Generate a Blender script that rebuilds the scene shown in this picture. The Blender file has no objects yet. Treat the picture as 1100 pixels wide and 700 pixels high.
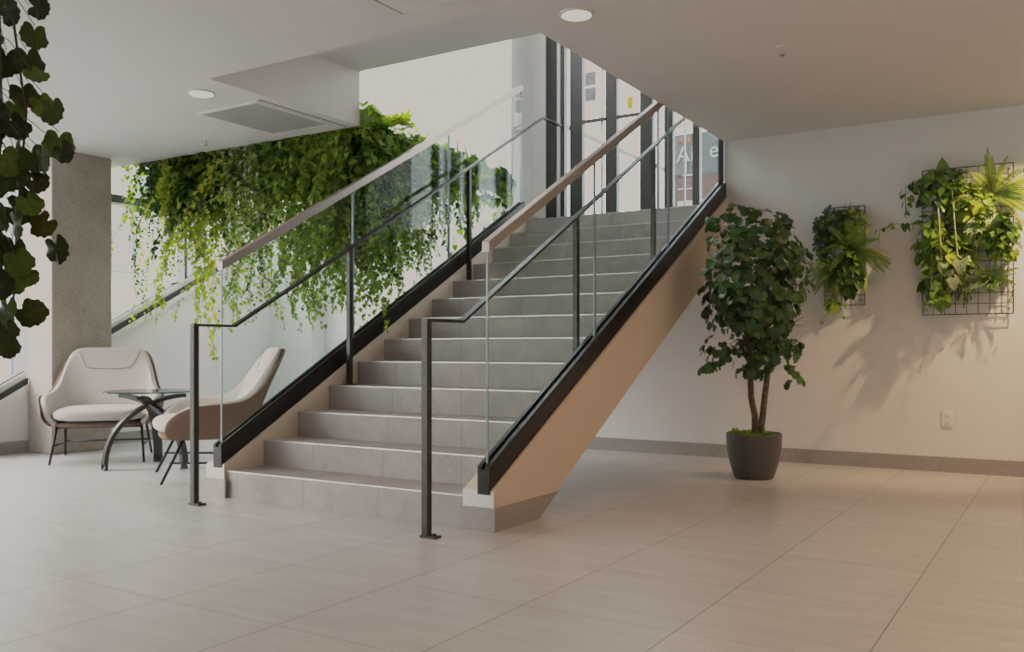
import bpy, math, random
import numpy as np
from mathutils import Vector, Matrix, Euler
random.seed(7)
rng = np.random.default_rng(11)
scene = bpy.context.scene
C = scene.collection
R = math.radians

# ------------------------------------------------------------------ materials
def new_mat(name):
    m = bpy.data.materials.new(name)
    m.use_nodes = True
    nt = m.node_tree
    return m, nt, nt.nodes['Principled BSDF'], nt.nodes['Material Output']

def N(nt, kind, **kw):
    n = nt.nodes.new(kind)
    for k, v in kw.items():
        setattr(n, k, v)
    return n

def math_node(nt, op, a, b=None, c=None):
    n = nt.nodes.new('ShaderNodeMath'); n.operation = op
    for i, v in enumerate((a, b, c)):
        if v is None: continue
        if isinstance(v, (int, float)): n.inputs[i].default_value = v
        else: nt.links.new(v, n.inputs[i])
    return n.outputs[0]

def noise(nt, vec, scale, detail=4.0, rough=0.55):
    n = nt.nodes.new('ShaderNodeTexNoise')
    n.inputs['Scale'].default_value = scale
    n.inputs['Detail'].default_value = detail
    n.inputs['Roughness'].default_value = rough
    if vec is not None: nt.links.new(vec, n.inputs['Vector'])
    return n.outputs['Fac']

def ramp(nt, fac, stops):
    r = nt.nodes.new('ShaderNodeValToRGB')
    el = r.color_ramp.elements
    while len(el) < len(stops): el.new(0.5)
    for e, (p, c) in zip(el, stops):
        e.position = p
        e.color = (*c, 1) if len(c) == 3 else c
    nt.links.new(fac, r.inputs['Fac'])
    return r.outputs['Color']

def mixc(nt, fac, a, b, mode='MIX'):
    n = nt.nodes.new('ShaderNodeMix'); n.data_type = 'RGBA'; n.blend_type = mode
    for s, v in ((n.inputs[0], fac), (n.inputs[6], a), (n.inputs[7], b)):
        if isinstance(v, (int, float)): s.default_value = v
        elif isinstance(v, tuple): s.default_value = (*v, 1) if len(v) == 3 else v
        else: nt.links.new(v, s)
    return n.outputs[2]

def coords(nt, kind='Object', scale=(1, 1, 1)):
    t = nt.nodes.new('ShaderNodeTexCoord')
    mp = nt.nodes.new('ShaderNodeMapping'); mp.inputs['Scale'].default_value = scale
    nt.links.new(t.outputs[kind], mp.inputs['Vector'])
    return mp.outputs['Vector']

def bump(nt, bs, h, strength=0.2, dist=0.01):
    b = nt.nodes.new('ShaderNodeBump'); b.inputs['Strength'].default_value = strength
    b.inputs['Distance'].default_value = dist
    nt.links.new(h, b.inputs['Height']); nt.links.new(b.outputs['Normal'], bs.inputs['Normal'])

def plain(name, col, rough=0.5, metal=0.0, var=0.06, scale=30.0, bmp=0.0, spec=0.5):
    m, nt, bs, out = new_mat(name)
    v = coords(nt)
    f = noise(nt, v, scale)
    a = tuple(min(1, c * (1 - var)) for c in col); b = tuple(min(1, c * (1 + var)) for c in col)
    nt.links.new(ramp(nt, f, [(0.3, a), (0.7, b)]), bs.inputs['Base Color'])
    bs.inputs['Roughness'].default_value = rough
    bs.inputs['Metallic'].default_value = metal
    bs.inputs['Specular IOR Level'].default_value = spec
    if bmp: bump(nt, bs, f, bmp, 0.004)
    return m

def emit(name, col, strength):
    m, nt, bs, out = new_mat(name)
    bs.inputs['Base Color'].default_value = (*col, 1)
    bs.inputs['Emission Color'].default_value = (*col, 1)
    bs.inputs['Emission Strength'].default_value = strength
    return m

def glass_mat(name, tint=(0.9, 0.96, 0.95), refl=1.0):
    m, nt, bs, out = new_mat(name)
    nt.nodes.remove(bs)
    tr = N(nt, 'ShaderNodeBsdfTransparent'); tr.inputs['Color'].default_value = (*tint, 1)
    gl = N(nt, 'ShaderNodeBsdfGlossy'); gl.inputs['Roughness'].default_value = 0.0
    lw = N(nt, 'ShaderNodeLayerWeight'); lw.inputs['Blend'].default_value = 0.5
    fr = math_node(nt, 'ADD', 0.04, math_node(nt, 'MULTIPLY', math_node(nt, 'POWER', lw.outputs['Facing'], 5.0), 0.9))
    mx = N(nt, 'ShaderNodeMixShader')
    nt.links.new(math_node(nt, 'MULTIPLY', fr, refl), mx.inputs[0])
    nt.links.new(tr.outputs[0], mx.inputs[1]); nt.links.new(gl.outputs[0], mx.inputs[2])
    nt.links.new(mx.outputs[0], out.inputs['Surface'])
    return m

TX, TY, TX0, TY0 = 0.628, 0.695, -3.085, 2.333
def floor_mat():
    m, nt, bs, out = new_mat('porcelain_floor')
    t = nt.nodes.new('ShaderNodeTexCoord'); sep = nt.nodes.new('ShaderNodeSeparateXYZ')
    nt.links.new(t.outputs['Object'], sep.inputs[0])
    ux = math_node(nt, 'DIVIDE', math_node(nt, 'SUBTRACT', sep.outputs[0], TX0 - TX * 30), TX)
    uy = math_node(nt, 'DIVIDE', math_node(nt, 'SUBTRACT', sep.outputs[1], TY0 - TY * 30), TY)
    fx = math_node(nt, 'ABSOLUTE', math_node(nt, 'SUBTRACT', math_node(nt, 'FRACT', math_node(nt, 'ADD', ux, 0.5)), 0.5))
    fy = math_node(nt, 'ABSOLUTE', math_node(nt, 'SUBTRACT', math_node(nt, 'FRACT', math_node(nt, 'ADD', uy, 0.5)), 0.5))
    gx = math_node(nt, 'LESS_THAN', fx, 0.0034)
    gy = math_node(nt, 'MULTIPLY', math_node(nt, 'LESS_THAN', fy, 0.0026), 0.75)
    g = math_node(nt, 'MAXIMUM', gx, gy)
    ids = math_node(nt, 'ADD', math_node(nt, 'FLOOR', ux), math_node(nt, 'MULTIPLY', math_node(nt, 'FLOOR', uy), 37.0))
    wn = N(nt, 'ShaderNodeTexWhiteNoise', noise_dimensions='1D'); nt.links.new(ids, wn.inputs['W'])
    v1 = coords(nt, 'Object', (0.9, 5.5, 1)); v2 = coords(nt, 'Object', (1, 1, 1))
    n1 = noise(nt, v1, 2.2, 8, 0.62); n2 = noise(nt, v2, 160, 2, 0.5)
    base = ramp(nt, n1, [(0.28, (0.46, 0.442, 0.428)), (0.72, (0.585, 0.570, 0.557))])
    base = mixc(nt, 0.10, base, ramp(nt, n2, [(0.35, (0.30, 0.28, 0.26)), (0.65, (0.75, 0.71, 0.68))]))
    base = mixc(nt, math_node(nt, 'MULTIPLY', wn.outputs['Value'], 0.28), base, (0.40, 0.385, 0.372))
    nt.links.new(mixc(nt, g, base, (0.17, 0.13, 0.11)), bs.inputs['Base Color'])
    bs.inputs['Roughness'].default_value = 0.36
    bs.inputs['Specular IOR Level'].default_value = 0.6
    bump(nt, bs, math_node(nt, 'SUBTRACT', 1.0, g), 0.25, 0.002)
    return m

def step_mat():
    m, nt, bs, out = new_mat('stair_tile')
    t = nt.nodes.new('ShaderNodeTexCoord'); sep = nt.nodes.new('ShaderNodeSeparateXYZ')
    nt.links.new(t.outputs['Object'], sep.inputs[0])
    row = math_node(nt, 'FLOOR', math_node(nt, 'SUBTRACT', math_node(nt, 'DIVIDE', sep.outputs[2], 0.18), 0.02))
    ux = math_node(nt, 'DIVIDE', math_node(nt, 'ADD', math_node(nt, 'ADD', sep.outputs[0], 20.0), math_node(nt, 'MULTIPLY', row, 0.231)), 0.61)
    g = math_node(nt, 'LESS_THAN', math_node(nt, 'FRACT', ux), 0.006)
    wn = N(nt, 'ShaderNodeTexWhiteNoise', noise_dimensions='1D')
    nt.links.new(math_node(nt, 'ADD', math_node(nt, 'FLOOR', ux), math_node(nt, 'MULTIPLY', row, 13.0)), wn.inputs['W'])
    n1 = noise(nt, coords(nt), 5, 8, 0.65); n2 = noise(nt, coords(nt), 170, 2)
    base = ramp(nt, n1, [(0.3, (0.33, 0.287, 0.266)), (0.7, (0.45, 0.400, 0.374))])
    base = mixc(nt, 0.2, base, ramp(nt, n2, [(0.35, (0.20, 0.18, 0.165)), (0.65, (0.66, 0.60, 0.57))]))
    base = mixc(nt, math_node(nt, 'MULTIPLY', wn.outputs['Value'], 0.25), base, (0.30, 0.262, 0.243))
    nt.links.new(mixc(nt, math_node(nt, 'MULTIPLY', g, 0.6), base, (0.13, 0.11, 0.10)), bs.inputs['Base Color'])
    bs.inputs['Roughness'].default_value = 0.55
    bump(nt, bs, n2, 0.08, 0.002)
    return m

def concrete_mat():
    m, nt, bs, out = new_mat('raw_concrete')
    v = coords(nt); n1 = noise(nt, v, 2.6, 9, 0.65); n2 = noise(nt, v, 38, 5, 0.6)
    base = ramp(nt, n1, [(0.28, (0.38, 0.315, 0.255)), (0.72, (0.57, 0.49, 0.41))])
    base = mixc(nt, 0.3, base, ramp(nt, n2, [(0.3, (0.20, 0.185, 0.165)), (0.7, (0.52, 0.49, 0.45))]))
    vo = N(nt, 'ShaderNodeTexVoronoi'); vo.inputs['Scale'].default_value = 9.0
    nt.links.new(v, vo.inputs['Vector'])
    pit = math_node(nt, 'LESS_THAN', vo.outputs['Distance'], 0.075)
    nt.links.new(mixc(nt, math_node(nt, 'MULTIPLY', pit, 0.7), base, (0.10, 0.09, 0.08)), bs.inputs['Base Color'])
    bs.inputs['Roughness'].default_value = 0.85
    bump(nt, bs, n2, 0.3, 0.004)
    return m

def leaf_mat(name, transl=0.3, rough=0.42, spec=0.35, veins=False):
    m, nt, bs, out = new_mat(name)
    at = N(nt, 'ShaderNodeAttribute', attribute_name='Col')
    col = at.outputs['Color']
    f = noise(nt, coords(nt), 45, 3)
    col = mixc(nt, 0.35, col, mixc(nt, 1.0, col, ramp(nt, f, [(0.3, (0.55, 0.6, 0.5)), (0.7, (1.3, 1.3, 1.2))]), 'MULTIPLY'))
    if veins:
        uv = N(nt, 'ShaderNodeUVMap'); sep = nt.nodes.new('ShaderNodeSeparateXYZ')
        nt.links.new(uv.outputs[0], sep.inputs[0])
        ang = math_node(nt, 'ARCTAN2', math_node(nt, 'SUBTRACT', sep.outputs[0], 0.5), math_node(nt, 'SUBTRACT', sep.outputs[1], 0.12))
        w = math_node(nt, 'ABSOLUTE', math_node(nt, 'SINE', math_node(nt, 'MULTIPLY', ang, 3.6)))
        vein = math_node(nt, 'LESS_THAN', w, 0.10)
        col = mixc(nt, math_node(nt, 'MULTIPLY', vein, 0.45), col, (0.012, 0.012, 0.004))
    nt.links.new(col, bs.inputs['Base Color'])
    bs.inputs['Roughness'].default_value = rough
    bs.inputs['Specular IOR Level'].default_value = spec
    tr = N(nt, 'ShaderNodeBsdfTranslucent')
    nt.links.new(mixc(nt, 1.0, col, (1.25, 1.2, 0.5), 'MULTIPLY'), tr.inputs['Color'])
    mx = N(nt, 'ShaderNodeMixShader'); mx.inputs[0].default_value = transl
    nt.links.new(bs.outputs[0], mx.inputs[1]); nt.links.new(tr.outputs[0], mx.inputs[2])
    nt.links.new(mx.outputs[0], out.inputs['Surface'])
    return m

M = {}
M['floor'] = floor_mat()
M['step'] = step_mat()
M['concrete'] = concrete_mat()
M['paint'] = plain('white_paint', (0.80, 0.785, 0.77), 0.7, 0, 0.012, 6, spec=0.3)
M['curb'] = plain('curb_warm_lit', (0.74, 0.625, 0.50), 0.7, 0, 0.015, 6, spec=0.3)  # warm lamp bounce on white curbs, mixed into the base colour
M['ceiling'] = plain('ceiling_paint', (0.78, 0.76, 0.745), 0.8, 0, 0.012, 4, spec=0.2)
M['base_tile'] = plain('skirting_tile', (0.36, 0.325, 0.30), 0.55, 0, 0.14, 90)
M['white_frame'] = plain('white_frame', (0.82, 0.82, 0.81), 0.45, 0, 0.01)
M['dark_frame'] = plain('dark_frame', (0.022, 0.021, 0.020), 0.38, 0.2, 0.15)
M['window_dark'] = plain('window_gasket', (0.035, 0.040, 0.043), 0.4, 0.1, 0.1)
M['black_steel'] = plain('black_steel', (0.026, 0.022, 0.019), 0.32, 0.5, 0.15)
M['rail_steel'] = plain('bronze_steel', (0.060, 0.054, 0.048), 0.34, 0.75, 0.12)
M['cap'] = plain('brushed_cap', (0.40, 0.35, 0.32), 0.34, 0.55, 0.05, 60)
M['nosing'] = plain('nosing_metal', (0.72, 0.705, 0.69), 0.3, 0.6, 0.03)
M['glass'] = glass_mat('clear_glass', (0.925, 0.965, 0.955), 0.5)
M['glass_edge'] = plain('glass_edge', (0.26, 0.34, 0.33), 0.15, 0.0, 0.03)
M['window_glass'] = glass_mat('window_glass', (0.95, 0.97, 0.98), 0.7)
M['door_glass'] = glass_mat('door_glass', (0.93, 0.96, 0.98), 0.7)
M['cream'] = plain('cream_fabric', (0.66, 0.61, 0.575), 0.85, 0, 0.03, 220, 0.15, spec=0.2)
M['seam'] = plain('seam_fabric', (0.50, 0.45, 0.42), 0.9, 0, 0.03, 200, spec=0.1)
M['tan'] = plain('tan_fabric', (0.215, 0.145, 0.105), 0.8, 0, 0.06, 220, 0.15, spec=0.2)
M['chair_metal'] = plain('chair_metal', (0.025, 0.026, 0.027), 0.35, 0.6, 0.1)
M['dark_wood'] = plain('dark_bentwood', (0.035, 0.026, 0.021), 0.35, 0, 0.25, 25)
M['pot'] = plain('charcoal_pot', (0.085, 0.083, 0.075), 0.5, 0, 0.06, 40)
M['soil'] = plain('soil', (0.035, 0.025, 0.018), 0.95, 0, 0.4, 60, 0.6)
M['bark'] = plain('bark', (0.15, 0.105, 0.075), 0.85, 0, 0.55, 26, 0.6)
M['stem'] = plain('vine_stem', (0.13, 0.12, 0.045), 0.7, 0, 0.2, 30)
M['dark_stem'] = plain('dark_stem', (0.045, 0.032, 0.018), 0.7, 0, 0.2, 30)
M['pale_stem'] = plain('pale_stem', (0.40, 0.40, 0.20), 0.6, 0, 0.1, 30)
M['leaf'] = leaf_mat('leaf', 0.42)
M['leaf_gloss'] = leaf_mat('leaf_glossy', 0.16, 0.33, 0.5)
M['leaf_big'] = leaf_mat('leaf_veined', 0.22, 0.5, 0.2, True)
M['mesh_wire'] = plain('black_wire', (0.018, 0.016, 0.015), 0.45, 0.3, 0.1)
M['plastic'] = plain('white_plastic', (0.80, 0.79, 0.775), 0.35, 0, 0.01)
M['slot'] = plain('socket_slot', (0.12, 0.11, 0.10), 0.5)
M['vent'] = plain('vent_grey', (0.62, 0.60, 0.59), 0.5, 0, 0.02)
M['vent_dark'] = plain('vent_shadow', (0.32, 0.305, 0.30), 0.7, 0, 0.02)
M['lamp'] = emit('downlight_lens', (1.0, 0.90, 0.74), 5.0)
M['trough'] = plain('trough_grey', (0.055, 0.06, 0.055), 0.5, 0, 0.05)
M['ground'] = plain('pavement', (0.16, 0.165, 0.17), 0.9, 0, 0.1, 3)
M['facade'] = plain('pale_facade', (0.30, 0.31, 0.32), 0.9, 0, 0.04, 2)
M['facade_window'] = plain('facade_window', (0.13, 0.14, 0.155), 0.3, 0, 0.05, 2)
M['sign_dark'] = plain('sign_charcoal', (0.024, 0.028, 0.030), 0.5, 0, 0.1, 5)
M['sign_red'] = plain('sign_brick', (0.055, 0.028, 0.022), 0.7, 0, 0.25, 14)
M['sign_white'] = plain('sign_white', (0.18, 0.18, 0.18), 0.6, 0, 0.02)
M['orange'] = plain('sign_orange', (0.24, 0.065, 0.03), 0.5, 0, 0.02)
M['poster'] = plain('poster_grey', (0.20, 0.215, 0.23), 0.6, 0, 0.1, 20)
M['yellow'] = plain('tag_yellow', (0.45, 0.33, 0.03), 0.5, 0, 0.2, 40)

# ------------------------------------------------------------------ mesh builder
class MB:
    def __init__(self): self.v = []; self.f = []
    def add(self, vs, fs):
        o = len(self.v); self.v += [tuple(p) for p in vs]; self.f += [tuple(i + o for i in f) for f in fs]; return self
    def box(self, x0, x1, y0, y1, z0, z1):
        vs = [(x, y, z) for z in (z0, z1) for y in (y0, y1) for x in (x0, x1)]
        return self.add(vs, [(0, 2, 3, 1), (4, 5, 7, 6), (0, 1, 5, 4), (2, 6, 7, 3), (0, 4, 6, 2), (1, 3, 7, 5)])
    def prism_yz(self, poly, x0, x1):          # polygon in (y, z) extruded along x
        n = len(poly)
        vs = [(x0, y, z) for y, z in poly] + [(x1, y, z) for y, z in poly]
        fs = [tuple(range(n - 1, -1, -1)), tuple(range(n, 2 * n))]
        fs += [(i, (i + 1) % n, n + (i + 1) % n, n + i) for i in range(n)]
        a = sum(poly[i][0] * poly[(i + 1) % n][1] - poly[(i + 1) % n][0] * poly[i][1] for i in range(n))
        if a < 0: fs = [tuple(reversed(f)) for f in fs]
        return self.add(vs, fs)
    def tube(self, pts, r, seg=8, cap=True):
        pts = [Vector(p) for p in pts]; n = len(pts)
        rs = r if isinstance(r, (list, tuple)) else [r] * n
        vs = []; prev = None
        for i, p in enumerate(pts):
            d = (pts[min(i + 1, n - 1)] - pts[max(i - 1, 0)]).normalized()
            if prev is None:
                a = Vector((0, 0, 1)) if abs(d.z) < 0.9 else Vector((1, 0, 0))
                u = d.cross(a).normalized()
            else:
                u = (prev - d * prev.dot(d)).normalized()
            prev = u; w = d.cross(u)
            vs += [p + (u * math.cos(2 * math.pi * k / seg) + w * math.sin(2 * math.pi * k / seg)) * rs[i] for k in range(seg)]
        fs = [(i * seg + k, i * seg + (k + 1) % seg, (i + 1) * seg + (k + 1) % seg, (i + 1) * seg + k) for i in range(n - 1) for k in range(seg)]
        if cap: fs += [tuple(range(seg - 1, -1, -1)), tuple(range((n - 1) * seg, n * seg))]
        return self.add(vs, fs)
    def sweep_rect(self, pts, w, h, side):     # rectangular bar along a path; side = fixed sideways axis
        pts = [Vector(p) for p in pts]; n = len(pts); s = Vector(side).normalized(); vs = []
        for i, p in enumerate(pts):
            if 0 < i < n - 1:
                d1 = (p - pts[i - 1]).normalized(); d2 = (pts[i + 1] - p).normalized()
                d = (d1 + d2).normalized(); k = 1 / max(0.3, d.dot(d1))
            else:
                d = (pts[min(i + 1, n - 1)] - pts[max(i - 1, 0)]).normalized(); k = 1
            u = s.cross(d).normalized() * k
            for a, b in ((-1, -1), (1, -1), (1, 1), (-1, 1)):
                vs.append(p + s * (a * w / 2) + u * (b * h / 2))
        fs = [(i * 4 + k, i * 4 + (k + 1) % 4, (i + 1) * 4 + (k + 1) % 4, (i + 1) * 4 + k) for i in range(n - 1) for k in range(4)]
        fs += [(3, 2, 1, 0), tuple(range((n - 1) * 4, n * 4))]
        return self.add(vs, fs)
    def lathe(self, prof, c=(0, 0, 0), seg=40, close=False):
        n = len(prof); vs = []
        for r, z in prof:
            vs += [(c[0] + r * math.cos(2 * math.pi * k / seg), c[1] + r * math.sin(2 * math.pi * k / seg), c[2] + z) for k in range(seg)]
        fs = [(i * seg + k, i * seg + (k + 1) % seg, (i + 1) * seg + (k + 1) % seg, (i + 1) * seg + k) for i in range(n - 1) for k in range(seg)]
        fs += [tuple(range(seg - 1, -1, -1)), tuple(range((n - 1) * seg, n * seg))]
        return self.add(vs, fs)
    def build(self, name, mat, parent=None, smooth=False, bevel=0, seg=2):
        me = bpy.data.meshes.new(name); me.from_pydata(self.v, [], self.f); me.update()
        o = bpy.data.objects.new(name, me); C.objects.link(o)
        me.materials.append(mat)
        if smooth:
            me.polygons.foreach_set('use_smooth', [True] * len(me.polygons))
        if bevel:
            b = o.modifiers.new('bevel', 'BEVEL'); b.width = bevel; b.segments = seg; b.limit_method = 'ANGLE'
        if parent is not None:
            o.parent = parent
            o.matrix_parent_inverse = Matrix.Translation(-Vector(parent.location)) if parent.type == 'EMPTY' and parent.get('_world') else Matrix.Identity(4)
        return o

def subsurf(o, lv=2):
    s = o.modifiers.new('subsurf', 'SUBSURF'); s.levels = lv; s.render_levels = lv; return o

def tag(o, label=None, cat=None, group=None, kind=None):
    if label: o['label'] = label
    if cat: o['category'] = cat
    if group: o['group'] = group
    if kind: o['kind'] = kind
    return o

def empty(name, loc, label, cat, group=None, rz=0, world=True):
    o = bpy.data.objects.new(name, None); C.objects.link(o)
    o.location = loc; o.rotation_euler = (0, 0, rz); o.empty_display_size = 0.1
    if world: o['_world'] = 1        # children of this one are modelled in world coordinates
    return tag(o, label, cat, group)

def struct(name, mb, mat, parent=None, **kw):
    o = mb.build(name, mat, parent, **kw)
    if parent is None: o['kind'] = 'structure'
    return o

def copy_tree(o, parent=None):
    c = o.copy(); C.objects.link(c)
    if parent is not None:
        c.parent = parent; c.matrix_parent_inverse = o.matrix_parent_inverse.copy()
    for ch in list(o.children): copy_tree(ch, c)
    return c

# ------------------------------------------------------------------ dimensions
XL, XR = -8.6, 3.2            # window wall, far right wall
YF, YB = -5.6, 8.1            # wall behind the viewer, wall at the back
ZC = 2.9                      # ceiling
SX0, SX1 = -4.845, -2.893     # stair width between the curbs
CX0, CX1 = -5.02, -2.69       # outer faces of the curbs
Y1, TR, RI = 4.165, 0.327, 0.18
SL = RI / TR
ZT = 13 * RI                  # landing level
YD = 8.8                      # entrance doors
OX0, OX1, OY0, OY1 = -5.18, -2.73, 4.29, 5.88
ZU = 5.3

# ------------------------------------------------------------------ room shell
struct('floor', MB().box(XL - 0.2, XR + 0.2, YF - 0.2, YB + 0.25, -0.2, 0), M['floor'])
mb = MB()
mb.box(XL, XR, YF, OY0, ZC, 3.4)
mb.box(OX1, XR, OY0, YB + 0.2, ZC, 3.4)
mb.box(XL, OX0, OY0, OY1, ZC, 3.4)
struct('ceiling', mb, M['ceiling'])
struct('ceiling_raised', MB().box(OX0, OX1, OY0, OY1, 3.363, 3.6), M['ceiling'])
mb = MB()
mb.box(XL - 0.2, OX1 + 0.2, 8.15, 9.2, ZU, ZU + 0.2); mb.box(XL - 0.2, OX1 + 0.2, OY1 - 0.25, 6.1, ZU, ZU + 0.2)
mb.box(XL - 0.2, -8.4, 6.1, 8.15, ZU, ZU + 0.2); mb.box(-5.3, OX1 + 0.2, 6.1, 8.15, ZU, ZU + 0.2)
struct('ceiling_upper', mb, M['ceiling'])
struct('added_skylight', MB().box(-8.4, -5.3, 6.1, 8.15, ZU + 0.1, ZU + 0.11), M['window_glass'])  # unseen roof glazing, added to let more light onto plants and wall
mb = MB(); mb.box(-5.17, OX1, YB, YB + 0.2, 0, ZT - 0.15); mb.box(OX1, XR + 0.2, YB, YB + 0.2, 0, ZC)
struct('wall_right', mb, M['paint'])
mb = MB(); mb.box(-7.89, -5.17, 8.31, 9.0, 0, ZU); mb.box(XL, -7.89, 8.08, 9.0, 0, ZU); mb.box(-5.17, -4.985, 8.76, 9.0, ZT, ZU)
struct('wall_back', mb, M['paint'])
mb = MB(); mb.box(OX1, OX1 + 0.2, YB + 0.2, 9.0, ZT, ZU); mb.box(OX1, OX1 + 0.2, OY1, YB + 0.2, 3.4, ZU)
struct('wall_stairwell', mb, M['paint'])
mb = MB(); mb.box(XL, OX1 + 0.2, OY1 - 0.25, OY1, 3.6, ZU); mb.box(XL, OX0, OY1 - 0.25, OY1, 3.4, 3.6)
struct('wall_upper', mb, M['paint'])
struct('wall_side', MB().box(XR, XR + 0.2, YF, YB, 0, ZC), M['paint'])
struct('wall_front', MB().box(XL, XR, YF - 0.2, YF, 0, ZC), M['paint'])
struct('floor_landing', MB().box(-5.17, OX1, 8.09, 16.0, ZT - 0.15, ZT - 0.002), M['step'])

# left wall below the raking window sill
def sill(y, d=0.0): return 1.224 + 0.546 * (y - 5.947) + d
y0 = 5.947 - (1.224 - 0.1) / 0.546
struct('wall_left', MB().prism_yz([(y0, 0), (8.1, 0), (8.1, sill(8.1, -0.09)), (y0, sill(y0, -0.09))], XL - 0.25, XL), M['paint'])
def rake(d0, d1, ya, yb): return [(ya, sill(ya, d0)), (yb, sill(yb, d0)), (yb, sill(yb, d1)), (ya, sill(ya, d1))]
win = []
for nm, ya, yb, zt in (('window_1', YF, 4.97, ZC), ('window_2', 5.6, 8.08, ZU)):
    yr = max(ya, y0)
    w = struct(nm, MB().prism_yz(([(ya, 0.02), (yr, 0.02)] if ya < yr else []) + [(yr, sill(yr, 0.06)), (yb, sill(yb, 0.06)), (yb, zt), (ya, zt)], XL - 0.115, XL - 0.105), M['window_glass'])
    MB().prism_yz(rake(-0.09, -0.028, yr, yb), XL - 0.16, XL + 0.025).build('sill', M['white_frame'], w)
    MB().prism_yz(rake(-0.028, 0.028, yr, yb), XL - 0.14, XL + 0.012).build('gasket', M['window_dark'], w)
    MB().prism_yz(rake(0.028, 0.092, yr, yb), XL - 0.14, XL - 0.02).build('bottom_rail', M['white_frame'], w)
    MB().prism_yz(rake(0.092, 0.104, yr, yb), XL - 0.12, XL - 0.04).build('glazing_bead', M['window_dark'], w)
    tr = MB(); tr.box(XL - 0.15, XL - 0.04, ya, yb, 2.555, 2.635); tr.build('transom', M['window_dark'], w)
    MB().box(XL - 0.15, XL - 0.05, ya, yb, 2.525, 2.553).build('transom_edge', M['white_frame'], w)
    ys = [6.80] if ya > 5 else [-4.0, -2.2, -0.4, 1.6, 3.6]
    for yy in ys:
        zb = max(0.0, sill(yy, 0.06))
        MB().box(XL - 0.17, XL - 0.03, yy, yy + 0.045, zb, zt).build('mullion', M['window_dark'], w)
        MB().box(XL - 0.17, XL - 0.01, yy - 0.11, yy - 0.001, zb, zt).build('mullion_cover', M['white_frame'], w)

struct('baseboard_right', MB().box(-2.6, XR, YB - 0.018, YB - 0.001, 0, 0.122), M['base_tile'])
struct('baseboard_under_stair', MB().box(-5.17, -2.6, YB - 0.018, YB - 0.001, 0, 0.122), M['base_tile'])
struct('baseboard_left', MB().box(XL + 0.001, XL + 0.018, y0, 8.08, 0, 0.116), M['base_tile'])
struct('baseboard_back', MB().box(XL + 0.02, -5.17, 8.06, 8.079, 0, 0.116), M['base_tile'])
mb = MB(); mb.box(-5.168, -5.02, 8.095, 8.31, ZT, ZT + 0.11); mb.box(-5.169, -5.05, 8.31, 8.76, ZT, ZT + 0.11); mb.box(-5.05, -4.985, 8.72, 8.759, ZT, ZT + 0.11)
struct('baseboard_landing', mb, M['base_tile'])

col = MB().box(XL + 0.002, -8.2, 4.972, 5.60, 0, ZC).build('concrete_column', M['concrete'], bevel=0.012)
tag(col, 'square raw concrete column with pinholes beside the raking window', 'column')

# ------------------------------------------------------------------ staircase
st = empty('staircase', ((CX0 + CX1) / 2, 4.15, 0), 'wide straight staircase of grey stone tile steps with white side curbs', 'staircase')
for i in range(1, 14):
    ya = Y1 + TR * (i - 1); z1 = RI * i
    yb = ya + TR + 0.02 if i < 13 else 8.10
    s = MB().box(SX0, SX1, ya, max(yb, ya + 0.01), z1 - RI - 0.0 if i > 1 else 0.0, z1).build('step', M['step'], st)
    MB().box(SX0 + 0.002, SX1 - 0.002, ya - 0.0025, ya + 0.010, z1 - 0.0045, z1 + 0.001).build('nosing', M['nosing'], s)
YE = 8.095
def curb(x0, x1):
    return MB().prism_yz([(4.145, 0.0), (4.145, 0.222), (YE, 0.222 + SL * (YE - 4.145)), (YE, SL * (YE - 4.613)), (4.613, 0.0)], x0, x1)
for x0, x1, xo in ((CX0, SX0, -1), (SX1, CX1, 1)):
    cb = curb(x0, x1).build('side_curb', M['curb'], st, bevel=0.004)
    MB().box(x0, x1, 4.1405, 4.1449, 0.1285, 0.222).build('end_face', M['paint'], cb)
    t = MB(); e = 0.014
    t.box(x0 - (e if xo < 0 else 0.02), x1 + (e if xo > 0 else 0.02), 4.145 - e, 4.1485, 0, 0.128)
    xs = (x0 - e, x0 + 0.002) if xo < 0 else (x1 - 0.002, x1 + e)
    t.prism_yz([(4.1487, 0), (4.613 - 0.0, 0), (4.613 + 0.128 / SL, 0.128), (4.1487, 0.128)], *xs)
    t.build('skirting', M['base_tile'], st)
MB().prism_yz([(4.3, 0.0), (4.613, 0.0), (YE, SL * (YE - 4.613)), (YE, ZT - RI - 0.01), (4.5, 0.17), (4.3, 0.02)], SX0, SX1).build('waist_slab', M['paint'], st)

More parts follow.
